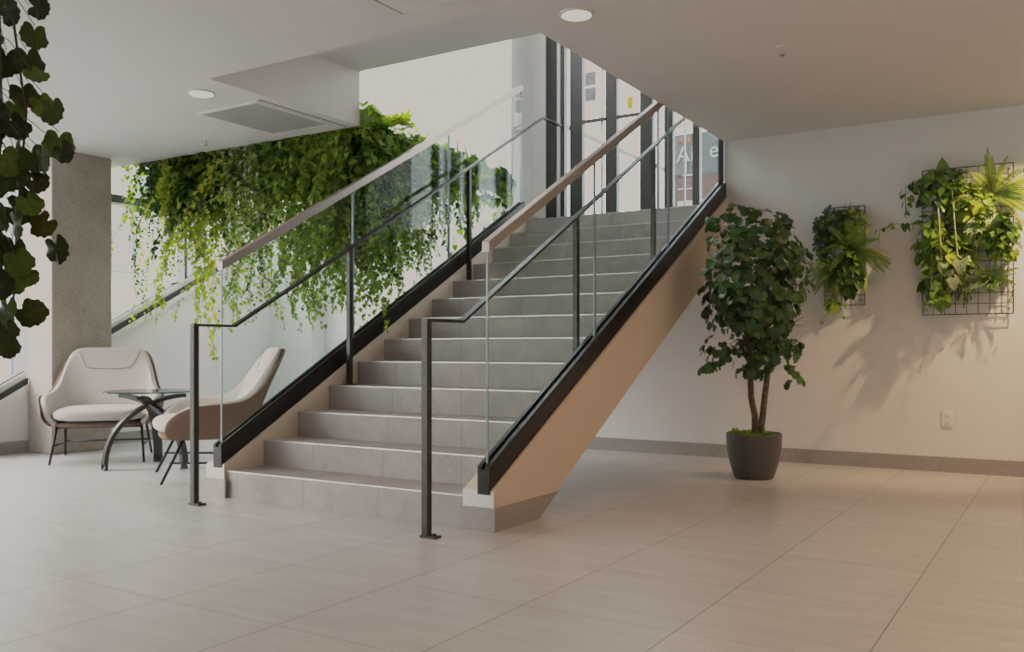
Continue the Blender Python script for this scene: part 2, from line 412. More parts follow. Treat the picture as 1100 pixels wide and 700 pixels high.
# ------------------------------------------------------------------ glass balustrades
def zs(y): return SL * (y - 4.145)        # slope datum
def balustrade(xc, label):
    b = empty('glass_balustrade', (xc, 4.15, 0.25), label, 'balustrade', 'glass balustrades of the stair')
    ya, yb = 4.135, 8.088
    w = 0.041
    mbc = MB()
    lo, hi = 0.205, 0.362
    def band(d0, d1, a=ya, c=yb): return [(a, zs(a) + d0), (c, zs(c) + d0), (c, zs(c) + d1), (a, zs(a) + d1)]
    mbc.prism_yz(band(lo, hi - 0.02), xc - w, xc + w)
    mbc.prism_yz(band(hi - 0.02, hi), xc - w, xc - 0.012)
    mbc.prism_yz(band(hi - 0.02, hi), xc + 0.012, xc + w)
    mbc.build('base_channel', M['black_steel'], b, bevel=0.003)
    js = [4.165, 5.485, 6.79, 8.085]
    for a, c in zip(js[:-1], js[1:]):
        a2, c2 = a + 0.006, c - 0.006
        g = MB().prism_yz(band(hi - 0.018, 1.545, a2, c2), xc - 0.006, xc + 0.006).build('glass_panel', M['glass'], b)
        for yy in (a2, c2):
            ed = MB(); ed.prism_yz([(yy - 0.003, zs(yy) + hi - 0.018), (yy + 0.003, zs(yy) + hi - 0.018), (yy + 0.003, zs(yy) + 1.545), (yy - 0.003, zs(yy) + 1.545)], xc - 0.0065, xc + 0.0065)
            ed.build('polished_edge', M['glass_edge'], g)
    MB().prism_yz(band(1.522, 1.585, 4.158, 8.082), xc - 0.026, xc + 0.026).build('cap_rail', M['cap'], b, bevel=0.004)
    return b
balustrade(-4.905, 'clear glass balustrade on the left side of the stair, in front of the plants')
br = balustrade(-2.752, 'clear glass balustrade on the right side of the stair, nearer the potted tree')
MB().box(-2.775, -2.735, 8.052, 8.085, zs(8.06) + 0.35, 3.6).build('end_post', M['dark_frame'], br)

# ------------------------------------------------------------------ handrails
def handrail(x, yp, ys_posts, ytop, label):
    h = empty('handrail', (x, yp, 0), label, 'handrail', 'steel handrails of the stair')
    zr = 1.152
    yk = yp + 0.32
    path = [(x, yp - 0.02, zr), (x, yk, zr), (x, ytop, zr + SL * (ytop - yk)), (x, 8.74, zr + SL * (ytop - yk))]
    MB().sweep_rect(path, 0.042, 0.016, (1, 0, 0)).build('rail', M['rail_steel'], h)
    p = MB().box(x - 0.02, x + 0.02, yp - 0.02, yp + 0.02, 0, zr - 0.006).build('post', M['rail_steel'], h, bevel=0.002)
    pl = MB().box(x - 0.024, x + 0.075, yp - 0.03, yp + 0.03, 0, 0.012)
    pl.lathe([(0.011, 0), (0.011, 0.008), (0.006, 0.012)], (x + 0.05, yp, 0.012), 10); pl.build('base_plate', M['rail_steel'], p)
    for yy in ys_posts:
        n = int((yy - Y1) / TR) + 1
        zb = n * RI
        zt = zr + SL * (yy - yk) - 0.004
        p = MB().box(x - 0.018, x + 0.018, yy - 0.018, yy + 0.018, zb, zt).build('post', M['rail_steel'], h, bevel=0.002)
        MB().box(x - 0.03, x + 0.03, yy - 0.045, yy + 0.045, zb, zb + 0.008).build('base_plate', M['rail_steel'], p)
    return h
handrail(-4.80, 3.865, (5.33, 6.97), 8.36, 'bronze steel handrail with square posts along the left edge of the steps')
handrail(-2.925, 3.85, (5.55, 6.90), 8.36, 'bronze steel handrail with square posts along the right edge of the steps')

# ------------------------------------------------------------------ entrance doors at the landing
d = struct('door_1', MB().box(-4.985, -4.865, YD - 0.06, YD + 0.06, ZT, 5.25), M['dark_frame'])
MB().box(-4.862, -4.815, YD - 0.04, YD + 0.05, ZT, 5.25).build('light_stop', M['vent'], d)
for x0, x1 in ((-4.813, -4.765), (-4.700, -4.545), (-4.265, -4.133), (-3.865, -3.728), (-3.594, -3.502), (-3.290, -3.215)):
    MB().box(x0, x1, YD - 0.035, YD + 0.035, ZT, 5.25).build('stile', M['dark_frame'], d)
for x0, x1 in ((-4.345, -4.318), (-3.700, -3.665), (-3.40, -3.385)):
    MB().box(x0, x1, YD + 0.01, YD + 0.03, ZT, 5.25).build('glass_joint', M['vent'], d)
for x0, x1 in ((-4.765, -4.700), (-4.545, -4.265), (-4.133, -3.865), (-3.728, -3.594), (-3.502, -3.290), (-3.215, OX1)):
    MB().box(x0, x1, YD - 0.006, YD + 0.006, ZT, 5.25).build('pane', M['door_glass'], d)
for x0, x1 in ((-4.545, -4.265), (-4.133, -3.865)):
    MB().box(x0, x1, YD - 0.05, YD - 0.02, ZT + 1.10, ZT + 1.135).build('push_bar', M['rail_steel'], d)
MB().box(-4.985, OX1, YD - 0.06, YD + 0.06, 5.25, ZU).build('head_frame', M['dark_frame'], d)
mb = MB(); mb.box(-4.685, -4.66, YD - 0.05, YD - 0.036, 4.28, 4.36)
mb.build('lock', M['vent'], d)
def flat_thing(name, x0, x1, y, z0, z1, mat, label, cat, group=None):
    o = MB().box(x0, x1, y - 0.002, y + 0.002, z0, z1).build(name, mat)
    return tag(o, label, cat, group)
p1 = flat_thing('door_notice', -4.52, -4.39, YD - 0.011, 3.85, 4.00, M['poster'], 'grey paper notice stuck high on the entrance glass, upper of two', 'notice', 'notices on the entrance glass')
MB().box(-4.48, -4.42, YD - 0.015, YD - 0.0131, 3.93, 3.95).build('print_line', M['sign_white'], p1)
p2 = flat_thing('door_notice', -4.52, -4.39, YD - 0.011, 3.68, 3.83, M['poster'], 'grey paper notice stuck on the entrance glass, lower of two', 'notice', 'notices on the entrance glass')
MB().box(-4.44, -4.40, YD - 0.015, YD - 0.0131, 3.71, 3.77).build('print_block', M['sign_white'], p2)
tagm = MB(); tagm.lathe([(0.02, -0.072), (0.036, -0.04), (0.038, 0.03), (0.022, 0.068)], (0, 0, 0), 12)
yt = tagm.build('hanging_tag', M['yellow']); yt.scale = (1, 0.08, 1); yt.location = (-3.99, YD - 0.012, 3.60)
tag(yt, 'small yellow tag stuck on the glass of the entrance door', 'tag')

# outside
struct('ground_outside', MB().box(-40, XL - 0.26, -40, 40, -1.6, -1.5), M['ground'])
orl = empty('exterior_handrail', (-4.83, 9.3, ZT), 'thin grey handrail outside beyond the entrance glass', 'handrail')
MB().box(-4.855, -4.80, 8.862, 12.4, 3.462, 3.498).build('rail', M['dark_frame'], orl)
for yy in (12.2,):
    MB().box(-4.85, -4.81, yy - 0.02, yy + 0.02, ZT, 3.465).build('post', M['rail_steel'], orl)
def text_mesh(name, body, size, loc, mat, parent):
    cu = bpy.data.curves.new(name, 'FONT'); cu.body = body; cu.size = size; cu.extrude = 0.004
    t = bpy.data.objects.new(name, cu); C.objects.link(t)
    bpy.context.view_layer.update()
    me = bpy.data.meshes.new_from_object(t.evaluated_get(bpy.context.evaluated_depsgraph_get()))
    C.objects.unlink(t); bpy.data.objects.remove(t)
    o = bpy.data.objects.new(name, me); C.objects.link(o); me.materials.clear(); me.materials.append(mat)
    o.parent = parent; o.location = Vector(loc) - parent.location; o.rotation_euler = (R(90), 0, 0)
    return o
sg = empty('sign_board', (-4.80, 13.05, ZT), 'tall charcoal sign board with white letters outside the entrance', 'sign')
MB().box(-5.22, -4.38, 13.0, 13.08, 3.60, 4.24).build('dark_panel', M['sign_dark'], sg)
MB().box(-5.22, -4.38, 13.0, 13.08, 3.24, 3.595).build('brick_band', M['sign_red'], sg)
MB().box(-5.22, -4.38, 13.0, 13.08, ZT, 3.235).build('white_panel', M['sign_white'], sg)
mb = MB(); mb.prism_yz([(12.985, 3.60), (12.999, 3.60), (12.999, 3.625), (12.985, 3.625)], -5.22, -4.85)
mb.prism_yz([(12.985, 3.40), (12.999, 3.40), (12.999, 3.42), (12.985, 3.42)], -5.22, -4.85); mb.build('white_stripe', M['sign_white'], sg)
text_mesh('orange_letters', 'MAR', 0.115, (-5.12, 12.99, 4.10), M['orange'], sg)
text_mesh('letters', 'Ai', 0.33, (-5.13, 12.99, 3.82), M['sign_white'], sg)
text_mesh('letter', 'e', 0.34, (-4.62, 12.99, 3.84), M['sign_white'], sg)
mb = MB(); mb.box(-4.985, -4.962, 12.982, 12.992, 3.66, 3.84)
mb.add([(-5.015, 12.982, 3.83), (-4.932, 12.982, 3.83), (-4.9735, 12.982, 3.91), (-5.015, 12.992, 3.83), (-4.932, 12.992, 3.83), (-4.9735, 12.992, 3.91)],
       [(0, 1, 2), (5, 4, 3), (0, 3, 4, 1), (1, 4, 5, 2), (2, 5, 3, 0)])
mb.build('arrow', M['sign_white'], sg)
of = empty('office_building', (-21, 14, -1.5), 'pale office building far outside the raking window', 'building')
MB().box(-24, -20, 8, 20, -1.5, 7).build('wall', M['facade'], of)
for k in range(5):
    for j in range(2):
        MB().box(-20.0, -19.95, 9.2 + k * 2.0, 10.3 + k * 2.0, 0.3 + j * 2.6, 1.9 + j * 2.6).build('window', M['facade_window'], of)

# ------------------------------------------------------------------ ceiling fittings
def downlight(x, y, label):
    t = empty('downlight', (x, y, ZC), label, 'ceiling light', 'recessed downlights')
    MB().lathe([(0.098, 0.0), (0.098, -0.008), (0.084, -0.012), (0.084, 0.0)], (x, y, ZC), 32).build('trim_ring', M['white_frame'], t, smooth=False)
    MB().lathe([(0.080, 0.001), (0.080, -0.0135), (0.05, -0.016)], (x, y, ZC), 32).build('lens', M['lamp'], t)
downlight(-5.51, 4.50, 'round lit downlight recessed in the ceiling left of the raised opening')
downlight(-2.40, 4.56, 'round lit downlight recessed in the ceiling above the stair, at top centre')
def sprinkler(x, y, label):
    t = empty('sprinkler_head', (x, y, ZC), label, 'sprinkler', 'ceiling sprinklers')
    MB().lathe([(0.036, 0.002), (0.034, -0.006), (0.014, -0.010)], (x, y, ZC), 20).build('escutcheon', M['plastic'], t)
    mb = MB().tube([(x, y, ZC - 0.008), (x, y, ZC - 0.05)], 0.007, 8)
    mb.tube([(x - 0.012, y, ZC - 0.03), (x, y, ZC - 0.055)], 0.003, 6); mb.tube([(x + 0.012, y, ZC - 0.03), (x, y, ZC - 0.055)], 0.003, 6)
    mb.build('body', M['vent'], t)
    MB().lathe([(0.018, 0), (0.018, -0.003)], (x, y, ZC - 0.054), 14).build('deflector', M['vent_dark'], t)
sprinkler(-1.563, 5.737, 'small white sprinkler head on the ceiling right of the stair opening')
sprinkler(-6.70, 5.52, 'small sprinkler head on the ceiling above the seating corner')
gx0, gx1, gy0, gy1 = -6.00, -5.36, 4.90, 5.67
v = empty('ceiling_vent', ((gx0 + gx1) / 2, (gy0 + gy1) / 2, ZC), 'square louvred air vent set in the white ceiling', 'vent')
fr = MB()
for a in ((gx0 - .03, gx1 + .03, gy0 - .03, gy0), (gx0 - .03, gx1 + .03, gy1, gy1 + .03), (gx0 - .03, gx0, gy0, gy1), (gx1, gx1 + .03, gy0, gy1)):
    fr.box(*a, ZC - 0.008, ZC)
fr.build('frame', M['white_frame'], v)
MB().box(gx0, gx1, gy0, gy1, ZC - 0.002, ZC - 0.0005).build('backing', M['vent_dark'], v)
sl = MB(); n = 26
for k in range(n):
    x = gx0 + (k + 0.5) * (gx1 - gx0) / n
    sl.prism_yz([(gy0, ZC - 0.0065), (gy1, ZC - 0.0065), (gy1, ZC - 0.003), (gy0, ZC - 0.003)], x - 0.008, x + 0.006)
sl.build('louvres', M['vent'], v)
MB().box(gx1 + 0.068, gx1 + 0.08, gy0 - 0.05, gy1 + 0.15, ZC - 0.003, ZC - 0.0005).build('shadow_gap', M['tan'], v)
hx, hy = -3.24, 4.04
h = empty('ceiling_panel', (hx + 0.3, hy - 0.3, ZC), 'square flush access panel with a dark gap at the top of the ceiling', 'panel')
MB().box(hx + 0.012, hx + 0.60, hy - 0.60, hy - 0.004, ZC - 0.004, ZC - 0.0005).build('cover', M['white_frame'], h)
MB().box(hx, hx + 0.01, hy - 0.60, hy, ZC - 0.003, ZC - 0.0005).build('shadow_gap', M['tan'], h)

# ------------------------------------------------------------------ wall outlet
o = empty('wall_outlet', (-0.877, YB, 0.43), 'white double wall outlet low on the right wall', 'outlet')
MB().box(-0.918, -0.836, YB - 0.008, YB - 0.0005, 0.362, 0.494).build('plate', M['plastic'], o, bevel=0.004)
for zc in (0.458, 0.400):
    s = MB().box(-0.897, -0.857, YB - 0.0115, YB - 0.007, zc - 0.021, zc + 0.021).build('socket', M['plastic'], o, bevel=0.003)
    mb = MB()
    mb.box(-0.888, -0.885, YB - 0.0122, YB - 0.011, zc, zc + 0.011); mb.box(-0.870, -0.867, YB - 0.0122, YB - 0.011, zc, zc + 0.011)
    mb.box(-0.880, -0.874, YB - 0.0122, YB - 0.011, zc - 0.012, zc - 0.005)
    mb.build('slots', M['slot'], s)

# ------------------------------------------------------------------ lounge chairs
def lounge_chair(loc, rz, label):
    t = empty('lounge_chair', loc, label, 'chair', 'cream lounge chairs', rz, world=False)
    half = [  # from the centre of the back round to the front of the arm: bottom, lower, middle, top
        [(0.00, 0.27, .33), (0.00, 0.31, .50), (0.00, 0.41, .75), (0.00, 0.53, 1.02)],
        [(0.20, 0.27, .33), (0.20, 0.31, .50), (0.20, 0.41, .75), (0.20, 0.53, 1.02)],
        [(0.32, 0.25, .33), (0.36, 0.29, .50), (0.36, 0.385, .75), (0.325, 0.52, 1.015)],
        [(0.37, 0.21, .33), (0.42, 0.245, .49), (0.415, 0.345, .73), (0.388, 0.458, .905)],
        [(0.382, 0.165, .33), (0.44, 0.19, .47), (0.440, 0.265, .64), (0.430, 0.315, .70)],
        [(0.388, 0.07, .33), (0.465, 0.09, .44), (0.485, 0.13, .54), (0.475, 0.195, .605)],
        [(0.39, -0.08, .33), (0.48, -0.07, .41), (0.515, -0.06, .50), (0.512, -0.02, .600)],
        [(0.385, -0.24, .33), (0.460, -0.25, .39), (0.49, -0.245, .47), (0.490, -0.235, .585)],
        [(0.36, -0.34, .33), (0.415, -0.37, .37), (0.440, -0.375, .41), (0.44, -0.365, .475)]]
    cols = [[(-x, y, z) for x, y, z in c] for c in half[:0:-1]] + half
    nr = 4
    def shell(push, lift, mat, name, thick):
        vs = []
        for c in cols:
            for (x, y, z) in c:
                d = Vector((x, y + 0.05, 0)); k = 1 - push / max(d.length, .1)
                vs.append((x * k, (y + 0.05) * k - 0.05, z + lift))
        fs = [(i * nr + j, (i + 1) * nr + j, (i + 1) * nr + j + 1, i * nr + j + 1) for i in range(len(cols) - 1) for j in range(nr - 1)]
        o = MB().add(vs, fs).build(name, mat, t, smooth=True)
        s = o.modifiers.new('solid', 'SOLIDIFY'); s.thickness = thick; s.offset = 0
        return subsurf(o, 2)
    shell(-0.008, -0.008, M['tan'], 'shell', 0.022)
    up = shell(0.036, 0.004, M['cream'], 'upholstery', 0.064)
    bpy.context.view_layer.update()
    ev = up.evaluated_get(bpy.context.evaluated_depsgraph_get())
    seam = []
    for x, z in ((-.27, .975), (-.25, .93), (-.215, .86), (-.19, .825), (-.10, .815), (0, .812), (.10, .815), (.19, .825), (.215, .86), (.25, .93), (.27, .975)):
        ok, p, nn, idx = ev.ray_cast(Vector((x, -1, z)), Vector((0, 1, 0)))
        if ok: seam.append((p.x, p.y - 0.001, p.z))
    if len(seam) > 4: MB().tube(seam, 0.0055, 6).build('head_seam', M['seam'], up, smooth=True)
    # seat: rounded slab
    def slab(z0, z1, sx, yf, yb, mat, name, crown=0.0):
        rings = []; nseg = 28
        prof = [(0.0, 0), (0.86, 0.0), (1.0, 0.35), (1.0, 0.7), (0.90, 1.0), (0.5, 1.0 + crown), (0.0, 1.0 + crown * 1.3)]
        vs = []; yc = (yf + yb) / 2; sy = (yb - yf) / 2
        for k, z in prof[1:-1]:
            for a in range(nseg):
                th = 2 * math.pi * a / nseg
                c, s_ = math.cos(th), math.sin(th); e = 0.5
                vs.append((sx * k * math.copysign(abs(c) ** e, c), yc + sy * k * math.copysign(abs(s_) ** e, s_), z0 + (z1 - z0) * z))
        m = len(prof) - 2
        fs = [(i * nseg + a, i * nseg + (a + 1) % nseg, (i + 1) * nseg + (a + 1) % nseg, (i + 1) * nseg + a) for i in range(m - 1) for a in range(nseg)]
        fs += [tuple(range(nseg - 1, -1, -1)), tuple(range((m - 1) * nseg, m * nseg))]
        o = MB().add(vs, fs).build(name, mat, t, smooth=True)
        return subsurf(o, 1)
    slab(0.355, 0.475, 0.39, -0.44, 0.27, M['cream'], 'seat_cushion', 0.12)
    slab(0.305, 0.362, 0.385, -0.40, 0.28, M['tan'], 'seat_pan')
    for sx in (-1, 1):
        for sy in (-1, 1):
            top = (sx * 0.345, -0.24 if sy < 0 else 0.20, 0.315); ft = (sx * 0.378, sy * 0.395, 0.0)
            MB().tube([top, ft], [0.012, 0.010], 8).build('leg', M['chair_metal'], t, smooth=True)
        a = Vector((sx * 0.364, -0.335, 0.155)); b = Vector((sx * 0.364, 0.318, 0.125))
        MB().tube([a, b], 0.008, 8).build('stretcher', M['chair_metal'], t, smooth=True)
    MB().tube([(-0.362, 0.31, 0.14), (0.362, 0.31, 0.14)], 0.008, 8).build('cross_bar', M['chair_metal'], t, smooth=True)
    MB().tube([(-0.345, -0.24, 0.308), (0.345, -0.24, 0.308)], 0.009, 8).build('cross_bar', M['chair_metal'], t, smooth=True)
    return t
# local front is -y
lounge_chair((-7.52, 5.05, 0), R(-41 + 90), 'cream lounge chair facing the viewer in front of the concrete column')
lounge_chair((-5.79, 4.83, 0), R(-124.4 + 90), 'cream lounge chair with tan back seen from its side, behind the stair')

# ------------------------------------------------------------------ side table
tc = Vector((-6.66, 4.90, 0))
t = empty('side_table', tc, 'round glass side table on three crossing dark curved legs between the lounge chairs', 'table', world=False)
MB().lathe([(0.355, 0.632), (0.362, 0.636), (0.362, 0.641), (0.355, 0.645)], (0, 0, 0), 56).build('glass_top', glass_mat('table_glass', (0.45, 0.54, 0.52), 0.8), t)
for k, ang in enumerate((-108, 12, 132)):
    dv = Vector((math.cos(R(ang)), math.sin(R(ang)), 0)); sd = Vector((-dv.y, dv.x, 0))
    pts = []
    for j in range(25):
        a = j / 24 * math.pi / 2
        s = -0.30 + 0.66 * math.sin(a) ** 1.1; z = 0.598 * max(0.0, math.cos(a)) ** 0.85
        pts.append(dv * s + Vector((0, 0, z + 0.006 * 0)))
    off = sd * (0.0)
    vs = []; n = len(pts)
    for j, p in enumerate(pts):
        dd = (pts[min(j + 1, n - 1)] - pts[max(j - 1, 0)]).normalized(); u = sd.cross(dd)
        if j == n - 1: u = dv
        for a, b in ((-1, -1), (1, -1), (1, 1), (-1, 1)):
            q = p + sd * (a * 0.036) + u * (b * 0.016)
            vs.append(q)
    fs = [(j * 4 + q, j * 4 + (q + 1) % 4, (j + 1) * 4 + (q + 1) % 4, (j + 1) * 4 + q) for j in range(n - 1) for q in range(4)] + [(3, 2, 1, 0), tuple(range(4 * n - 4, 4 * n))]
    lg = MB().add(vs, fs).build('leg', M['dark_wood'], t)
    c = dv * -0.275
    MB().lathe([(0.022, 0.612), (0.022, 0.632)], (c.x, c.y, 0), 16).build('disc', M['nosing'], lg)

# ------------------------------------------------------------------ leaves
def outline_leaf(pts, fold=0.12, droop=0.15):
    """outline from the leaf base round to the tip (right half), mirrored; fan about the midrib"""
    right = pts; left = [(-x, y) for x, y in pts[-2:0:-1]]
    ol = right + left
    L = max(y for _, y in pts)
    v = [(0, 0.42 * L, 0)] + [(x, y, 0) for x, y in ol]
    v = np.array(v, float)
    v[:, 2] = fold * np.abs(v[:, 0]) - droop * (v[:, 1] / L) ** 2 * L
    n = len(ol)
    f = [(0, 1 + i, 1 + (i + 1) % n) for i in range(n)]
    return v, f
IVY = outline_leaf([(0, 0.04), (0.22, -0.10), (0.50, 0.02), (0.30, 0.26), (0.46, 0.56), (0.17, 0.55), (0, 1.0)])
STAR = outline_leaf([(0, 0), (0.38, -0.28), (0.20, 0.10), (0.66, 0.12), (0.22, 0.34), (0.52, 0.74), (0.14, 0.55), (0, 1.1)])
HEART = outline_leaf([(0, 0.08), (0.20, -0.06), (0.40, 0.08), (0.42, 0.34), (0.26, 0.68), (0, 1.0)], 0.22, 0.25)
ROUND = outline_leaf([(0, 0.06), (0.26, -0.10), (0.52, 0.05), (0.46, 0.22), (0.62, 0.44), (0.44, 0.60), (0.42, 0.86), (0.18, 0.84), (0, 0.97)], 0.16, 0.2)
LANCE = outline_leaf([(0, 0), (0.13, 0.25), (0.15, 0.5), (0.07, 0.8), (0, 1.0)], 0.3, 0.3)

class Leaves:
    def __init__(self): self.v = []; self.f = []; self.c = []; self.n = 0; self.uv = []
    def put(self, tmpl, M3, pos, s, col):
        v, f = tmpl
        w = (v * s) @ np.array(M3).T + np.array(pos)
        self.v.append(w); self.c.append(np.tile(np.array([*col, 1.0]), (len(v), 1)))
        self.uv.append(v[:, :2] * 0.75 + np.array([0.5, 0.12]))
        self.f += [tuple(i + self.n for i in q) for q in f]; self.n += len(v)
    def raw(self, v, f, col):
        v = np.array(v, float)
        self.v.append(v); self.c.append(np.tile(np.array([*col, 1.0]), (len(v), 1)))
        self.uv.append(np.zeros((len(v), 2)))
        self.f += [tuple(i + self.n for i in q) for q in f]; self.n += len(v)
    def build(self, name, mat, parent, uvs=False):
        V = np.concatenate(self.v); me = bpy.data.meshes.new(name)
        me.from_pydata(V.tolist(), [], self.f); me.update()
        a = me.color_attributes.new('Col', 'FLOAT_COLOR', 'POINT')
        a.data.foreach_set('color', np.concatenate(self.c).astype('f').ravel())
        if uvs:
            UV = np.concatenate(self.uv); l = me.uv_layers.new(name='UVMap')
            idx = np.empty(len(me.loops), 'i'); me.loops.foreach_get('vertex_index', idx)
            l.data.foreach_set('uv', UV[idx].astype('f').ravel())
        me.polygons.foreach_set('use_smooth', [True] * len(me.polygons))
        me.materials.append(mat)
        o = bpy.data.objects.new(name, me); C.objects.link(o)
        o.parent = parent
        o.matrix_parent_inverse = Matrix.Translation(-Vector(parent.location))
        return o

def frame(direction, normal):
    y = np.array(direction, float); y /= np.linalg.norm(y) + 1e-9
    n = np.array(normal, float); n -= y * n.dot(y)
    if np.linalg.norm(n) < 1e-4: n = np.array([0.3, 0.2, 1.0]); n -= y * n.dot(y)
    n /= np.linalg.norm(n); x = np.cross(y, n)
    return np.stack([x, y, n], 1)
def jit(col, a=0.25, hue=0.12):
    k = 1 + rng.uniform(-a, a)
    return (col[0] * k * (1 + rng.uniform(-hue, hue)), col[1] * k, col[2] * k * (1 + rng.uniform(-hue, hue)))
def pick(cols): return cols[rng.integers(len(cols))]
def unit(): 
    v = rng.normal(size=3); return v / np.linalg.norm(v)

G_DARK = (0.045, 0.10, 0.020); G_MID = (0.145, 0.25, 0.035); G_LIGHT = (0.29, 0.42, 0.065)
G_LIME = (0.42, 0.52, 0.06); G_YEL = (0.46, 0.46, 0.07); G_PALE = (0.52, 0.60, 0.36); G_BLUE = (0.055, 0.115, 0.06); G_FERN = (0.17, 0.29, 0.06)

def strand(L, stems, start, length, outdir, size, tmpl, cols, spacing=0.045, wig=0.03, taper=0.5, reach=0.07, spread=0.035, r=0.0022):
    """a hanging runner: goes out over the ledge, then straight down with small wiggles, leaves along it"""
    p = np.array(start, float); out = np.array(outdir, float)
    pts = [p.copy()]
    p = p + out * reach + np.array([0, 0, 0.02]); pts.append(p.copy())
    p = p + out * reach * 0.4 - np.array([0, 0, 0.05]); pts.append(p.copy())
    dr = rng.normal(size=2) * 0.15
    n = max(2, int(length / 0.07))
    for i in range(n):
        dr = dr * 0.8 + rng.normal(size=2) * 0.35
        p = p + np.array([dr[0] * wig, dr[1] * wig, -length / n]); pts.append(p.copy())
    stems.tube(pts, r, 4, False)
    P = np.array(pts); seg = np.linalg.norm(np.diff(P, axis=0), axis=1); cum = np.concatenate([[0], np.cumsum(seg)])
    d = 0.02; side = 1
    while d < cum[-1]:
        q = np.array([np.interp(d, cum, P[:, k]) for k in range(3)])
        f = d / cum[-1]; s = size * (1 - taper * f) * rng.uniform(0.7, 1.25)
        a = rng.uniform(0, 2 * math.pi)
        o = np.array([math.cos(a), math.sin(a), 0])
        q2 = q + o * spread * rng.uniform(0.3, 1.0)
        direc = o * rng.uniform(0.2, 0.8) + np.array([0, 0, -1.0]) * rng.uniform(0.3, 1.0) + unit() * 0.25
        nrm = out * rng.uniform(0.2, 1.0) + o * 0.7 + np.array([0, 0, rng.uniform(0.2, 1.0)]) + unit() * 0.35
        L.put(tmpl, frame(direc, nrm), q2, s, jit(pick(cols)))
        d += spacing * rng.uniform(0.6, 1.4); side = -side
    e = P[-1]
    L.put(tmpl, frame((0.1, 0, -1), out + np.array([0, 0, 0.4])), e, size * (1 - taper) * 0.9, jit(pick(cols)))

def tuft(L, c, rad, n, size, tmpl, cols, up=0.5):
    for _ in range(n):
        o = unit(); o[2] = o[2] * 0.8 + up * 0.3
        q = np.array(c) + o * np.array(rad) * rng.uniform(0.45, 1.0) ** 0.6
        L.put(tmpl, frame(o * 0.7 + np.array([0, 0, -0.5]) + unit() * 0.5, o + np.array([0, 0, 0.8]) + unit() * 0.4), q, size * rng.uniform(0.7, 1.25), jit(pick(cols)))

def frond(L, start, direction, length, width, col, sag=0.35, n=18, nrm=(0, 0, 1), stems=None):
    d = np.array(direction, float); d /= np.linalg.norm(d)
    p = np.array(start, float); step = length / n; pts = [p.copy()]
    for i in range(n):
        d = d + np.array([0, 0, -sag / n]); d /= np.linalg.norm(d)
        p = p + d * step; pts.append(p.copy())
    vs = []; fs = []
    for i in range(1, n + 1):
        t = i / n; w = width * (math.sin(math.pi * min(1, 0.16 + t * 0.84)) ** 0.7) * (1 - 0.35 * t)
        dd = (pts[i] - pts[i - 1]); dd /= np.linalg.norm(dd)
        nn = np.array(nrm, float); s = np.cross(dd, nn); ns = np.linalg.norm(s)
        if ns < 1e-3: continue
        s /= ns; u = np.cross(s, dd)
        for sg_ in (-1, 1):
            b = pts[i]; tip = b + s * sg_ * w + dd * w * 0.35 - u * w * 0.12
            h = step * 0.30; o = len(vs)
            mid = b + (tip - b) * 0.55
            vs += [b - dd * h * 0.7, mid - dd * h, tip, mid + dd * h, b + dd * h * 0.7]
            fs += [(o, o + 1, o + 3, o + 4), (o + 1, o + 2, o + 3)]
    L.raw(vs, fs, col)
    if stems is not None: stems.tube(pts, 0.0022, 4, False)

def blade(L, start, direction, length, width, col, sag=1.2, n=8):
    d = np.array(direction, float); d /= np.linalg.norm(d); p = np.array(start, float); pts = [p.copy()]
    for i in range(n):
        d = d + np.array([0, 0, -sag / n]); d /= np.linalg.norm(d); p = p + d * length / n; pts.append(p.copy())
    s = np.cross(d, (0, 0, 1)); s = s / (np.linalg.norm(s) + 1e-6)
    vs = []; fs = []
    for i, q in enumerate(pts):
        w = width * (1 - (i / n) ** 2) * 0.5 + 0.0005; vs += [q - s * w, q + s * w]
    fs = [(2 * i, 2 * i + 1, 2 * i + 3, 2 * i + 2) for i in range(n)]
    L.raw(vs, fs, col)

# ------------------------------------------------------------------ planter troughs and the green curtain
LED = 2.90
ta = empty('planter_trough', (-6.85, 6.02, 2.70), 'long grey planter trough behind the ceiling edge, hidden by trailing plants', 'planter', 'troughs of the plant curtain')
MB().box(-8.45, -5.40, 5.99, 6.16, 2.94, 3.08).build('trough', M['trough'], ta); MB().box(-8.43, -5.42, 6.0, 6.15, 3.07, 3.085).build('soil', M['soil'], ta)
tb = empty('planter_trough', (-5.25, 7.1, 2.70), 'grey planter trough running beside the stair to the back wall', 'planter', 'troughs of the plant curtain')
MB().box(-5.38, -5.16, 6.04, 8.31, 2.70, 2.88).build('trough', M['trough'], tb); MB().box(-5.36, -5.18, 6.06, 8.29, 2.87, 2.885).build('soil', M['soil'], tb)

